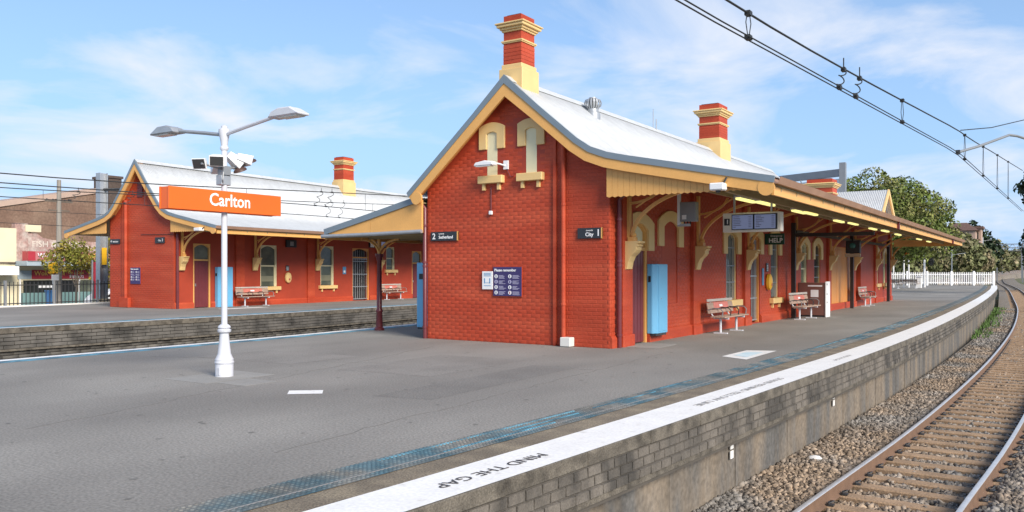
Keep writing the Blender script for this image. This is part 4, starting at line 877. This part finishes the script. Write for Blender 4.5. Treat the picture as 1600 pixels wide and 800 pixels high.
# ------------------------------------------------------------------ overhead wires
def wire(name, label, pts, r=.008, group=None, parts=None):
    t = thing(name, label, 'wire', pts[0], 0, group); p0 = Vector(pts[0])
    MB().tube([Vector(p)-p0 for p in pts], r, 5).build('wire', WIRE, t, smooth=True); return t
def curve(fn, ys, fz, dx=0): return [(float(fn(y))+dx, float(y), float(fz(y))) for y in ys]
cz = spline([(-6, 4.4), (0, 3.95), (4, 3.74), (7, 3.695), (9.5, 3.73), (12, 3.79), (14.6, 3.86), (21, 4.22), (30, 4.75)])
czz = lambda y: cz(y); kz = lambda y: 3.5+0*np.asarray(y)
tc_ = lambda y: np.interp(y, [-6, 5.4, 14.6, 30, 60], [-2.75, -2.15, -1.29, -.86, -.95])
ov = thing('overhead_line', 'catenary and twin contact wires over the near curving track', 'overhead wire', (-2.15, 5.4, 3.5))
yw = list(np.arange(-6, 30.1, 1.))
def wp(pts): return [(p[0]+2.15, p[1]-5.4, p[2]-3.5) for p in pts]
MB().tube(wp(curve(tc_, yw, czz)), .009, 6).build('catenary_wire', WIRE, ov)
for dx in (-.024, .024): MB().tube(wp(curve(tc_, yw, kz, dx)), .006, 6).build('contact_wire', WIRE, ov)
for y in (3, 6.55, 11.3, 15.6, 18.5, 21.5, 24.5):
    x = float(tc_(y)); d = MB()
    for e in (-.03, .03): d.tube(wp([(x, y+e, float(cz(y))), (x+e*.3, y+e*1.2, 3.62), (x, y+e*.3, 3.5)]), .0042, 5)
    for z in (float(cz(y)), 3.505): d.box(x+2.15-.022, x+2.15+.022, y-5.4-.035, y-5.4+.035, z-3.5-.018, z-3.5+.018)
    d.build('dropper', WIRE, ov)
def coil(ov_, p_top, p_bot, o0, r=.055, th=.0065):
    d = MB(); T = Vector(p_top)-Vector(o0); B_ = Vector(p_bot)-Vector(o0); path = [T+Vector((0, 0, .12)), T]
    for i in range(1, 26):
        a = i/26*2*math.pi*2.0; q = T.lerp(B_, i/26); path.append(q+Vector((.35*r*math.sin(a), r*math.sin(a), 0))+Vector((0, 0, .3*r*math.cos(a))))
    path.append(B_); d.tube(path, th, 5)
    for q in (T, B_): d.box(q.x-.02, q.x+.02, q.y-.04, q.y+.04, q.z-.02, q.z+.02)
    d.build('coil_jumper', WIRE, ov_)
for y in (8.9, 9.45): coil(ov, (float(tc_(y)), y+.1, float(cz(y))), (float(tc_(y)), y-.1, 3.5), (-2.15, 5.4, 3.5))
a = thing('registration_arm', 'grey curved registration arm holding the near contact wires', 'arm', (-1.28, 14.69, 3.51))
MB().tube([(0, 0, 0), (.25, .65, .16), (.52, 1.35, .36), (.62, 1.65, .44), (.72, 1.9, .45), (.9, 2.4, .43), (1.6, 4.4, .3)], .022, 8).build('tube', GREY, a, smooth=True); MB().box(-.03, .03, -.06, .06, -.03, .03).build('clip', DGREY, a)
wire('stay_wire', 'stay wire pulling the catenary sideways above the registration arm', [(-1.25, 14.75, 3.86), (-.9, 16, 4.05), (-.48, 17.6, 4.38), (.5, 21, 5.0)], .008)
# wires over the two tracks between the platforms
A2 = spline([(-8, -18.6), (9, -18.7), (17, -18.9), (23, -19.5), (34, -20.4)]); A3 = spline([(-8, -23.4), (11, -23.5), (21, -23.7), (34, -24.6)])
q2 = spline([(-8, 4.5), (2, 3.85), (9, 3.73), (13, 3.84), (16.6, 4.02), (23, 4.36), (34, 5.0)]); q3 = spline([(-8, 4.6), (4, 3.9), (11, 3.88), (15, 4.0), (21, 4.24), (34, 4.9)])
k2 = spline([(-8, 3.5), (9, 3.53), (16.6, 3.65), (34, 3.75)]); k3 = spline([(-8, 3.6), (11, 3.64), (21, 3.77), (34, 3.8)])
for X_, C_, K_, nm, js in ((A2, q2, k2, 'nearer', ((18.3, 18.8),)), (A3, q3, k3, 'farther', ((13.2, 14.9), (23.5, 24.2)))):
    yy = list(np.arange(-8, 34.1, 1.5)); o0 = (float(X_(9)), 9, 3.6)
    t = thing('overhead_line', 'catenary and contact wire over the %s of the sunken tracks between platforms' % nm, 'overhead wire', o0)
    MB().tube([tuple(Vector(p)-Vector(o0)) for p in curve(X_, yy, C_)], .014, 5).build('catenary_wire', WIRE, t); MB().tube([tuple(Vector(p)-Vector(o0)) for p in curve(X_, yy, K_)], .013, 5).build('contact_wire', WIRE, t)
    for y in (6.2, 12.2, 15.3, 20.5, 26): MB().tube([tuple(Vector((float(X_(y)), y, float(z(y))))-Vector(o0)) for z in (C_, K_)], .006, 5).build('dropper', WIRE, t)
    for g in js:
        for y in g: coil(t, (float(X_(y)), y, float(C_(y))), (float(X_(y)), y-.25, float(K_(y))), o0, .07, .009)
for z0, z1 in ((4.55, 4.62), (3.95, 3.9)):
    wire('service_wire', 'thin service wire passing before the brown brick wall, %s of two' % ('upper' if z0 > 4.2 else 'lower'), [(-39, -10, z0), (-40, 20, z0-.1), (-41.5, 26, z1)], .012)

# ------------------------------------------------------------------ fences
fw = thing('picket_fence', 'white picket fence closing off the far end of the platform', 'fence', (-17, 105.4, 0))
fd = Vector((10.9, 7.0, 0)); L_ = fd.length; fa = math.atan2(7.0, 10.9); pm = MB(); pm.prism([(-.04, .12), (.04, .12), (.04, 1.5), (0, 1.58), (-.04, 1.5)], XZ, -.015, .015); po = pm.build('tmp', WPAINT); pme = po.data; bpy.data.objects.remove(po)
n = int(L_/.21)
for i in range(n+1): p_ = fd*(i/n); link('picket', pme, fw, p_, fa)
for z in (.3, 1.25): MB().box(0, L_, .02, .06, z, z+.08, Matrix.Rotation(fa, 4, 'Z')).build('rail', WPAINT, fw)
for i in (0, .22, .4, .62, .82, 1.0): M = Matrix.Translation(fd*i) @ Matrix.Rotation(fa, 4, 'Z'); MB().box(-.1, .1, -.08, .08, 0, 1.68, M).build('post', WPAINT, fw)
bf_ = thing('steel_fence', 'dark steel bar fence along the back of the far platform', 'fence', (-40.4, 17.0, 0))
fd = Vector((-1.6, 12.0, 0)); fa = math.atan2(12.0, -1.6); L_ = fd.length; pm = MB(); pm.box(-.014, .014, -.014, .014, .06, 1.16); po = pm.build('tmp', DGREY); pme = po.data; bpy.data.objects.remove(po); n = int(L_/.2)
for i in range(n+1): link('bar', pme, bf_, fd*(i/n), fa)
for z in (.12, .98): MB().box(0, L_, -.02, .02, z, z+.045, Matrix.Rotation(fa, 4, 'Z')).build('rail', DGREY, bf_)
for i in range(6): M = Matrix.Translation(fd*(i/5)) @ Matrix.Rotation(fa, 4, 'Z'); MB().box(-.05, .05, -.05, .05, 0, 1.22, M).build('post', GREY, bf_)
MB().box(0, L_, -.35, -.05, 0.001, .06, Matrix.Rotation(fa, 4, 'Z')).build('kerb', WHITE, bf_)

# ------------------------------------------------------------------ street behind the far platform
sh = thing('shop', 'small shopfront with rose signs, faded brick parapet and dark windows beyond the fence', 'shop', (-62, 32.85, -.9)); zb_ = .9
def sb(name, m, x0, x1, y0, y1, z0, z1, par=sh, bev=0): return MB().box(x0, x1, y0-33.5, y1-33.5, z0+zb_, z1+zb_).build(name, m, par, bevel=bev)
sb('wall', CREAMW, -9, 0, 30.6, 37.3, -.9, 2.1)
sb('shop_window', GLASSD, .0, .03, 31.4, 33.8, .1, 1.0); sb('stall_riser', TEAL, 0, .05, 31.2, 36.9, -.9, .1); sb('doorway', BLACK, .0, .04, 34.0, 35.4, -.9, 1.0); sb('shop_window', GLASS, .0, .03, 35.5, 36.7, .1, 1.0)
for y in (31.1, 33.85, 35.42, 36.75): sb('mullion', WPAINT, .03, .1, y, y+.1, -.9, 1.1)
sb('white_notice', WPAINT, .05, .08, 32.4, 33.5, .45, .62); sb('sign_band', RSIGN, 0.02, .08, 32.0, 36.2, 1.1, 1.75); sb('side_panel', AWN, .02, .06, 31.0, 31.95, 1.1, 1.7)
sb('awning', AWN, 0, 1.9, 30.7, 37.2, 2.05, 2.38); sb('awning_fascia', PSIGN, 1.9, 2.0, 31.25, 37.2, 2.4, 3.06); sb('awning_end', RSIGN, 1.2, 2.01, 30.75, 31.24, 2.4, 3.06)
sb('parapet', FADE, -.4, 0, 30.9, 37.3, 2.1, 3.9); sb('parapet_pier', FADE, -.38, .1, 30.8, 31.7, 2.1, 5.1); sb('parapet_pier', CREAMW, -.4, .15, 31.5, 32.6, 4.5, 5.0)
o = MB().prism([(y-33.5, z+zb_) for y, z in ((31.7, 3.9), (31.7, 4.5), (32.4, 4.4), (32.8, 4.1), (33.6, 3.95), (37.3, 3.9))], YZ, -.35, -.02).build('parapet_curve', FADE, sh)
def st(s_, size, x, y, z, m, sx_=1.): return text(s_, size, (x, y-33.5, z+zb_), SX, m, sh, world=False, sx=sx_, weight=.006)
st('Wok & Roll', .46, 2.005, 31.4, 2.76, TXT); st('Wok & Roll', .46, .085, 32.15, 1.5, GOLD); st('Fish & Chips', .3, .085, 34.6, 1.55, GOLD, .8); st('9588 4472', .26, .085, 34.7, 1.24, TXT); st('FISH & CHIPS', .6, .005, 32.0, 3.62, mat('ghost lettering', (.62, .56, .48), .8, var=.25, vs=4), 1.05)
st('Wok & Roll', .44, 2.005, 34.3, 2.76, YSIGN, .8)
cr = thing('shop_building', 'cream rendered shop building beside the faded brick parapet', 'building', (-62, 27, -.9)); MB().box(-9, .3, -8, 3.15, 0, 5.6).build('wall', CREAMW, cr); MB().box(.3, .45, -8, 3.3, 3.1, 3.2).build('cornice', BRWD, cr); MB().box(.3, 1.8, -8, 2.6, 2.3, 2.9).build('awning', WPAINT, cr); MB().box(.3, .36, -8, 2.0, .2, 2.1).build('shop_window', GLASSD, cr)
bw = thing('brick_building', 'brown brick building with a long sloping parapet behind the shops', 'building', (-66, 33, -.9))
MB().prism([(-14, 0), (6.6, 0), (6.6, 9.2), (-6.5, 6.4), (-14, 4.8)], YZ, -6, 0).build('wall', BRWN, bw); MB().strip([(-14, 4.8), (-6.5, 6.4), (6.6, 9.2)], [(-14, 5.2), (-6.5, 6.8), (6.6, 9.6)], YZ, -6, .12).build('parapet_capping', mat('pinkish capping', (.42, .31, .25), .8, var=.1), bw)
MB().box(-1, 1.2, 5.9, 7.0, 0, 10.2).build('pier', BRWD, bw); MB().box(-1.1, 1.3, 5.8, 7.1, 10.2, 10.4).build('pier_cap', BRWD, bw)
MB().box(-6, 0, 7.0, 20, 0, 7.2).build('wall', BRWN, bw)
sd_ = struct(rawmesh('street', [(-62, 5, -.9), (-42.3, 5, -.9), (-42.3, 60, -.9), (-62, 60, -.9)], [(0, 1, 2, 3)], ASPH))
ms = thing('steel_mast', 'grey steel overhead line mast behind the gable of the far building', 'mast', (-42.3, 25, -.3))
b = MB(); b.box(-.2, .2, -.22, -.19, 0, 7.15); b.box(-.2, .2, .19, .22, 0, 7.15); b.box(-.02, .02, -.19, .19, 0, 7.15); b.build('column', GALV, ms); MB().box(-.35, .35, -.35, .35, 0, .5).build('footing', CREAMW, ms); MB().box(.2, .23, -.13, .13, 2.3, 3.2).build('yellow_plate', YSIGN, ms)
MB().tube([(0, .1, 6.3), (1.6, .4, 6.25), (3.2, .6, 6.2)], .06, 6).build('arm', DGREY, ms); MB().tube([(0, .1, 4.3), (1.2, .4, 4.3)], .04, 6).build('arm', DGREY, ms)
b = MB(); [b.lathe([(.03, 0), (.09, .02), (.09, .05), (.03, .07)], (.5, .2, 4.6+i*.1), 8) for i in range(4)]; b.build('insulator', WPAINT, ms)
wpz = thing('timber_pole', 'weathered timber power pole rising before the shopfront', 'pole', (-56.2, 30.2, -.9)); MB().lathe([(.2, 0), (.17, 4), (.13, 8.7)], n=10).build('pole', mat('weathered pole timber', (.26, .24, .21), .9, var=.2, stretch=(6, 6, .5)), wpz, smooth=True)
b = MB(); b.box(-.05, .05, -.9, .9, 7.2, 7.3); b.box(-.05, .05, -.7, .7, 6.6, 6.68); b.build('crossarm', BARK, wpz); b = MB(); [b.lathe([(.04, 0), (.06, .05), (.03, .12)], (0, y, 7.3), 8) for y in (-.8, -.4, .4, .8)]; b.build('insulator', DGREY, wpz)
t = thing('street_sign', 'yellow and white sign plates fixed to the timber pole', 'sign', (-55.98, 30.1, 1.0)); MB().box(0, .02, -.52, -.03, .05, .43).build('plate', WPAINT, t); MB().box(0, .02, -.72, -.1, .52, 1.25).build('plate', YSIGN, t)
o = thing('wheelie_bin', 'blue plastic wheelie bin before the shop window', 'bin', (-58, 30.7, -.9)); MB().prism([(-.28, 0), (.28, 0), (.34, 1.15), (-.34, 1.15)], YZ, -.3, .3).build('body', BIN, o, bevel=.02); MB().box(-.34, .36, -.37, .37, 1.15, 1.24).build('lid', BIN, o, bevel=.03)
ca = thing('parked_car', 'white car parked behind the far platform fence near the red post', 'car', (-50, 31.0, -.9), R(90))
MB().prism([(-2.1, .35), (2.1, .35), (2.15, .75), (1.2, .92), (.6, 1.42), (-1.2, 1.45), (-2.0, .95), (-2.15, .7)], XZ, -.85, .85).build('body', CARW, ca, bevel=.06)
for s_ in (-1, 1): MB().prism([(1.0, .95), (.52, 1.36), (-1.1, 1.38), (-1.7, .97)], XZ, s_*.86-.01, s_*.86+.01).build('window', GLASSD, ca)
for x in (-1.3, 1.3):
    for s_ in (-1, 1):
        b = MB(); b.lathe([(.1, -.1), (.32, -.1), (.32, .1), (.1, .1)], n=16); b.v = [(x+a_, s_*.78+c_, .32+b_) for a_, b_, c_ in b.v]; b.build('wheel', TYRE, ca)
t = thing('red_banner_post', 'narrow red banner on a post behind the far platform fence', 'banner', (-47, 27.2, -.9)); MB().tube([(0, 0, 0), (0, 0, 3.2)], .05, 8).build('post', GREY, t); MB().box(-.02, .02, .05, .75, .9, 3.1).build('banner', RSIGN, t)

# ------------------------------------------------------------------ trees
def leaves(lobes, n, size, seed):
    r = np.random.default_rng(seed); L = np.array(lobes, float); vol = L[:, 3]*L[:, 4]*L[:, 5]; idx = r.choice(len(L), n, p=vol/vol.sum()); d = r.normal(size=(n, 3)); d /= np.linalg.norm(d, axis=1, keepdims=True)
    rad = r.random(n)**.33*.45+.58; rad *= 1+.16*np.sin(d[:, 0]*6+idx)*np.cos(d[:, 2]*5+idx*2); c = L[idx, :3]+d*L[idx, 3:6]*rad[:, None]
    nrm = d+r.normal(size=(n, 3))*.7; nrm /= np.linalg.norm(nrm, axis=1, keepdims=True); t = np.cross(nrm, r.normal(size=(n, 3))); t /= np.linalg.norm(t, axis=1, keepdims=True); b_ = np.cross(nrm, t)
    s_ = (size*r.uniform(.5, 1.2, n))[:, None]; v = np.stack([c-t*s_, c+b_*s_*.55, c+t*s_, c-b_*s_*.55+nrm*s_*.25], 1).reshape(-1, 3)
    return v, np.arange(n*4).reshape(-1, 4)
def tree(name, label, loc, h, w_, m, n, size, seed, trunk=.25, lobes_n=9, group=None, low=.35, cat='tree', dep=None, core=0):
    t = thing(name, label, cat, loc, 0, group); r = random.Random(seed); lb = []; dep = dep or w_
    for i in range(lobes_n):
        a = i*2.4+r.random(); q = math.sqrt((i+.4)/lobes_n); z = h*(low+(1-low)*(.5+.36*math.cos(q*2.2)*(1 if i % 3 else -.6)))
        k = r.uniform(.28, .42); lb.append((math.cos(a)*q*w_*.32, math.sin(a)*q*dep*.32, z, w_*k*.72, dep*k*.72, h*(1-low)*k*.72))
    if core: lb.append((0, 0, h*(low+(1-low)*.5), w_*core, dep*core, h*(1-low)*core*.95))
    v, f = leaves(lb, n, size, seed); rawmesh('crown', v, f, m, t)
    b = MB(); b.tube([(0, 0, -.3), (.05, 0, h*.25), (0, .1, h*.5), (.1, 0, h*.72)], [trunk, trunk*.8, trunk*.6, trunk*.25], 8)
    for l in lb[:6]: b.tube([(0, 0, h*.32), (l[0]*.4, l[1]*.4, l[2]*.7), (l[0]*.9, l[1]*.9, l[2])], [trunk*.5, trunk*.35, trunk*.1], 5)
    b.build('trunk', BARK, t, smooth=True); return t
tree('fig_tree', 'large dense green tree rising behind the end of the nearer awning', (-13.2, 82, -.3), 10.9, 12.5, LEAF, 42000, .16, 3, .45, 15, low=.2, core=.42)
G_ = 'scrubby trees beyond the platform end'
for i, (x, y, zt, w_, m, k) in enumerate(((-18.6, 128, 5.2, 7, LEAF, .3), (-17.7, 137, 6.6, 8, LEAF2, .2), (-17.2, 150, 6.2, 7, LEAF2, .2), (-16.9, 168, 8.4, 9, LEAF2, .2), (-13.5, 158, 7.2, 7, LEAF2, .15), (-14.2, 193, 7.6, 8, LEAF2, .2), (-15.0, 217, 10.6, 9, LEAF3, .2), (-13.6, 178, 7.4, 7, LEAF2, .1), (-21.8, 455, 10.5, 22, LEAF2, .1), (-30, 420, 13, 22, LEAF2, .1), (-14, 480, 11, 18, LEAF2, .1), (-15.9, 115, 4.0, 4.5, LEAF2, .15), (-19.5, 118, 6.0, 7, LEAF, .2), (-21.5, 112, 8, 8, LEAF, .2), (-24, 240, 10, 16, LEAF2, .1), (-17.5, 250, 9.0, 10, LEAF2, .1), (-18.5, 300, 10, 14, LEAF2, .1), (-4, 520, 12, 18, LEAF2, .1), (2, 500, 9, 14, LEAF2, .1))):
    g0 = -1.4+(1.2 if y > 300 else 0)
    zt *= 1.22; lab = {LEAF: 'bright green leafy tree beyond the white picket fence', LEAF2: 'olive brown scrubby tree among the growth beyond the picket fence', LEAF3: 'tall dark green tree behind the scrub, under the hill house'}[m]
    lab = {0: 'bright green leafy tree behind the track signal and white poles', 12: 'bright green leafy tree seen under the awning end', 13: 'tall bright green tree behind the large dense tree', 1: 'olive tree beside the short thin mast above the picket fence', 2: 'low olive tree between the short and thin lineside masts', 3: 'broad olive tree at the thin mast half hidden in scrub', 4: 'small olive tree just behind the picket fence post line', 5: 'olive tree at the foot of the slender grey mast', 7: 'small rounded olive tree near the slender mast and the rails', 11: 'lowest olive bush right behind the white picket fence'}.get(i, lab if m is LEAF3 else 'distant olive tree on the rise around the gantries')
    tree('scrub_tree', lab, (x, y, g0), zt-g0, w_, m, 2600, .2+.0016*y, 40+i, .18, 8, G_ if lab.startswith('distant') else None, low=k)
tree('conifer_tree', 'dark tree at the right beyond the curving rails', (-1.9, 142, -1.4), 11.5, 5.2, LEAF3, 3500, .3, 77, .25, 9, low=.12)
tree('conifer_tree', 'dark overhanging tree branch mass beside the overhead wires', (.15, 70.3, -1.2), 10.6, 5.6, LEAF3, 3500, .2, 78, .25, 8, low=.62)
tree('street_tree', 'yellow green street tree before the red shop signs', (-53.6, 29.9, -.9), 4.75, 4.0, LEAF4, 2900, .11, 90, .08, 9, low=.5, dep=3.9)
tree('street_tree', 'green street tree behind the steel mast by the far gable', (-52.5, 32.8, -.9), 5.3, 4.2, LEAF4, 3000, .12, 92, .12, 8, low=.25)
gb = MB(); v = [(-11, 330, 1.2), (2, 330, 1.4), (6, 470, 3.4), (-10, 470, 3.4)]
struct(rawmesh('grass_bank', [(-9, 372, .2), (4, 380, .6), (8, 430, 3.2), (-6, 420, 3.0)], [(0, 1, 2, 3)], mat('bright lineside grass', (.17, .26, .04), .9, var=.3, vs=.3)))
# ------------------------------------------------------------------ lineside things
hs = thing('hill_house', 'house with a brown hipped roof on the rise behind the trees', 'house', (-17.4, 203, 3.9)); MB().box(-3, 3.2, -3, 3, 0, 6.4).build('wall', PINKW, hs)
rf = MB(); rf.add([(-3.6, -3.5, 6.4), (3.8, -3.5, 6.4), (3.8, 3.5, 6.4), (-3.6, 3.5, 6.4), (-1.2, 0, 8.2), (1.4, 0, 8.2)], [(0, 1, 5, 4), (1, 2, 5), (2, 3, 4, 5), (3, 0, 4), (3, 2, 1, 0)]); rf.build('roof', TILE, hs)
for x in (-2, .8): w1 = MB().box(x, x+1.2, -3.05, -3.0, 4.6, 5.8).build('window', WPAINT, hs); MB().box(x+.1, x+1.1, -3.08, -3.051, 4.7, 5.7).build('pane', GLASSD, w1)
hs2 = thing('hill_house', 'pale rendered wing with a flatter roof beside the brown roofed house', 'house', (-13.2, 206, 3.6)); MB().box(-2.2, -.2, -2, 2, 0, 7.2).build('wall', PINKW, hs2); MB().box(-2.6, .2, -2.4, 2.4, 7.2, 7.7).build('roof', TILE, hs2); MB().box(-1.7, -.7, -2.05, -2.001, 5.0, 6.4).build('window', GLASSD, hs2)
for i, (x, y, wd_, zz_, lab) in enumerate(((-15.5, 262, 17, 8.9, 'nearer of the'), (-12, 330, 19, 9.6, 'farther of the'))):
    t = thing('line_gantry', 'grey steel truss gantry spanning the distant tracks, %s two' % lab, 'gantry', (x-wd_/2, y, 0))
    b = MB(); b.box(0, wd_, -.15, .15, zz_, zz_+.22); b.box(0, wd_, -.15, .15, zz_-1.0, zz_-.85); b.build('chord', GREY, t)
    for k in range(9): MB().tube([(wd_*k/9, 0, zz_-.9), (wd_*(k+.5)/9, 0, zz_+.1), (wd_*(k+1)/9, 0, zz_-.9)], .08, 5).build('brace', GREY, t)
    for q in (.0, .32, .62, .97): MB().box(wd_*q-.16, wd_*q+.16, -.2, .2, -1.4, zz_+.5).build('column', GREY, t)
for i, (x, y, zt, r_) in enumerate(((-14.0, 190, 8.2, .13), (-13.7, 212, 9.2, .28), (-14.5, 168, 6.2, .1), (-13.6, 146, 5.0, .1), (-16.0, 128, 5.6, .1))):
    lab = ['slender grey mast before the scrub trees', 'thick grey mast beside the dark hill tree', 'thin lineside mast half hidden in scrub', 'short thin lineside mast above the picket fence', 'thin pale mast behind the track signal'][i]
    t = thing('line_mast', lab, 'mast', (x, y, -1.4)); MB().lathe([(r_, 0), (r_*.8, zt+1.4)], n=8).build('column', GALV, t); MB().tube([(0, 0, zt+.6), (1.8, 1.2, zt+.9)], .04, 5).build('arm', GALV, t)
for i, (px, py, h) in enumerate(((-13.9, 92.5, 3.2), (-13.0, 93, 3.6), (-12.6, 93.4, 3.5))):
    t = thing('white_pole', ['slim white pole with a camera before the picket fence', 'white pole carrying the orange sign', 'plain white pole beside the orange sign pole'][i], 'pole', (px, py, 0)); MB().lathe([(.075, 0), (.06, h)], n=8).build('column', WPAINT, t)
    if i == 0: MB().box(-.2, .2, -.15, .15, h, h+.25).build('camera', DGREY, t, bevel=.03)
t = thing('orange_sign', 'orange sign board seen under the far end of the awning', 'sign', (-13.0, 92.8, 3.3)); MB().box(-.45, .5, -.05, .05, 0, .75).build('plate', ORANGE, t)
sg = thing('track_signal', 'black two headed track signal behind the white picket fence', 'signal', (-11.4, 95.5, -.2)); MB().lathe([(.1, 0), (.09, 5.2)], n=10).build('post', WPAINT, sg)
for z, h in ((2.35, .95), (3.75, .6)):
    b = MB(); b.lathe([(.001, 0), (.27, 0), (.27, .12), (.001, .12)], n=16); b.v = [(.62+x, -.1-z_, z+h*.5+y*h*1.6) for x, y, z_ in b.v]; hd_ = b.build('head', BLACK, sg)
    for q in ((.3, .7) if h > .8 else (.5,)):
        b = MB(); b.lathe([(.001, 0), (.12, 0), (.12, .18), (.09, .18), (.001, .02)], n=12); b.v = [(.62+x, -.22-z_, z+h*q+y) for x, y, z_ in b.v]; b.build('hood', DGREY, hd_)
MB().box(.0, .7, -.12, .0, 3.35, 3.55).build('bracket', DGREY, sg)
for i in range(3):
    t = thing('shunt_signal', 'low dark signal box beside the rails behind the picket fence', 'signal', (-9.5+.75*i, 118+.4*i, -.2), 0, 'low signal boxes behind the fence'); MB().box(-.25, .25, -.2, .2, .5, 1.55).build('case', mat('dark violet box', (.045, .03, .045), .6), t, bevel=.05); MB().box(-.05, .05, -.05, .05, -1.2, .5).build('post', DGREY, t)
# white and grey stair frame behind the nearer building
fb = thing('stair_frame', 'grey steel portal with a white panel rising behind the nearer roof', 'frame', (-13.3, 65.4, 0))
MB().box(-.22, .22, -.22, .22, 0, 9.75).build('column', GREY, fb); MB().box(-6, -.22, -.15, .15, 8.75, 9.3, Matrix.Rotation(R(-24), 4, 'Z')).build('beam', GREY, fb); MB().box(-4.4, -.3, .1, .2, 6.5, 8.6, Matrix.Rotation(R(-24), 4, 'Z')).build('panel', WPAINT, fb)
MB().tube([(-3.3, .9, 8.7), (-2.9, .7, 7.8)], .05, 5).build('strut', GREY, fb)
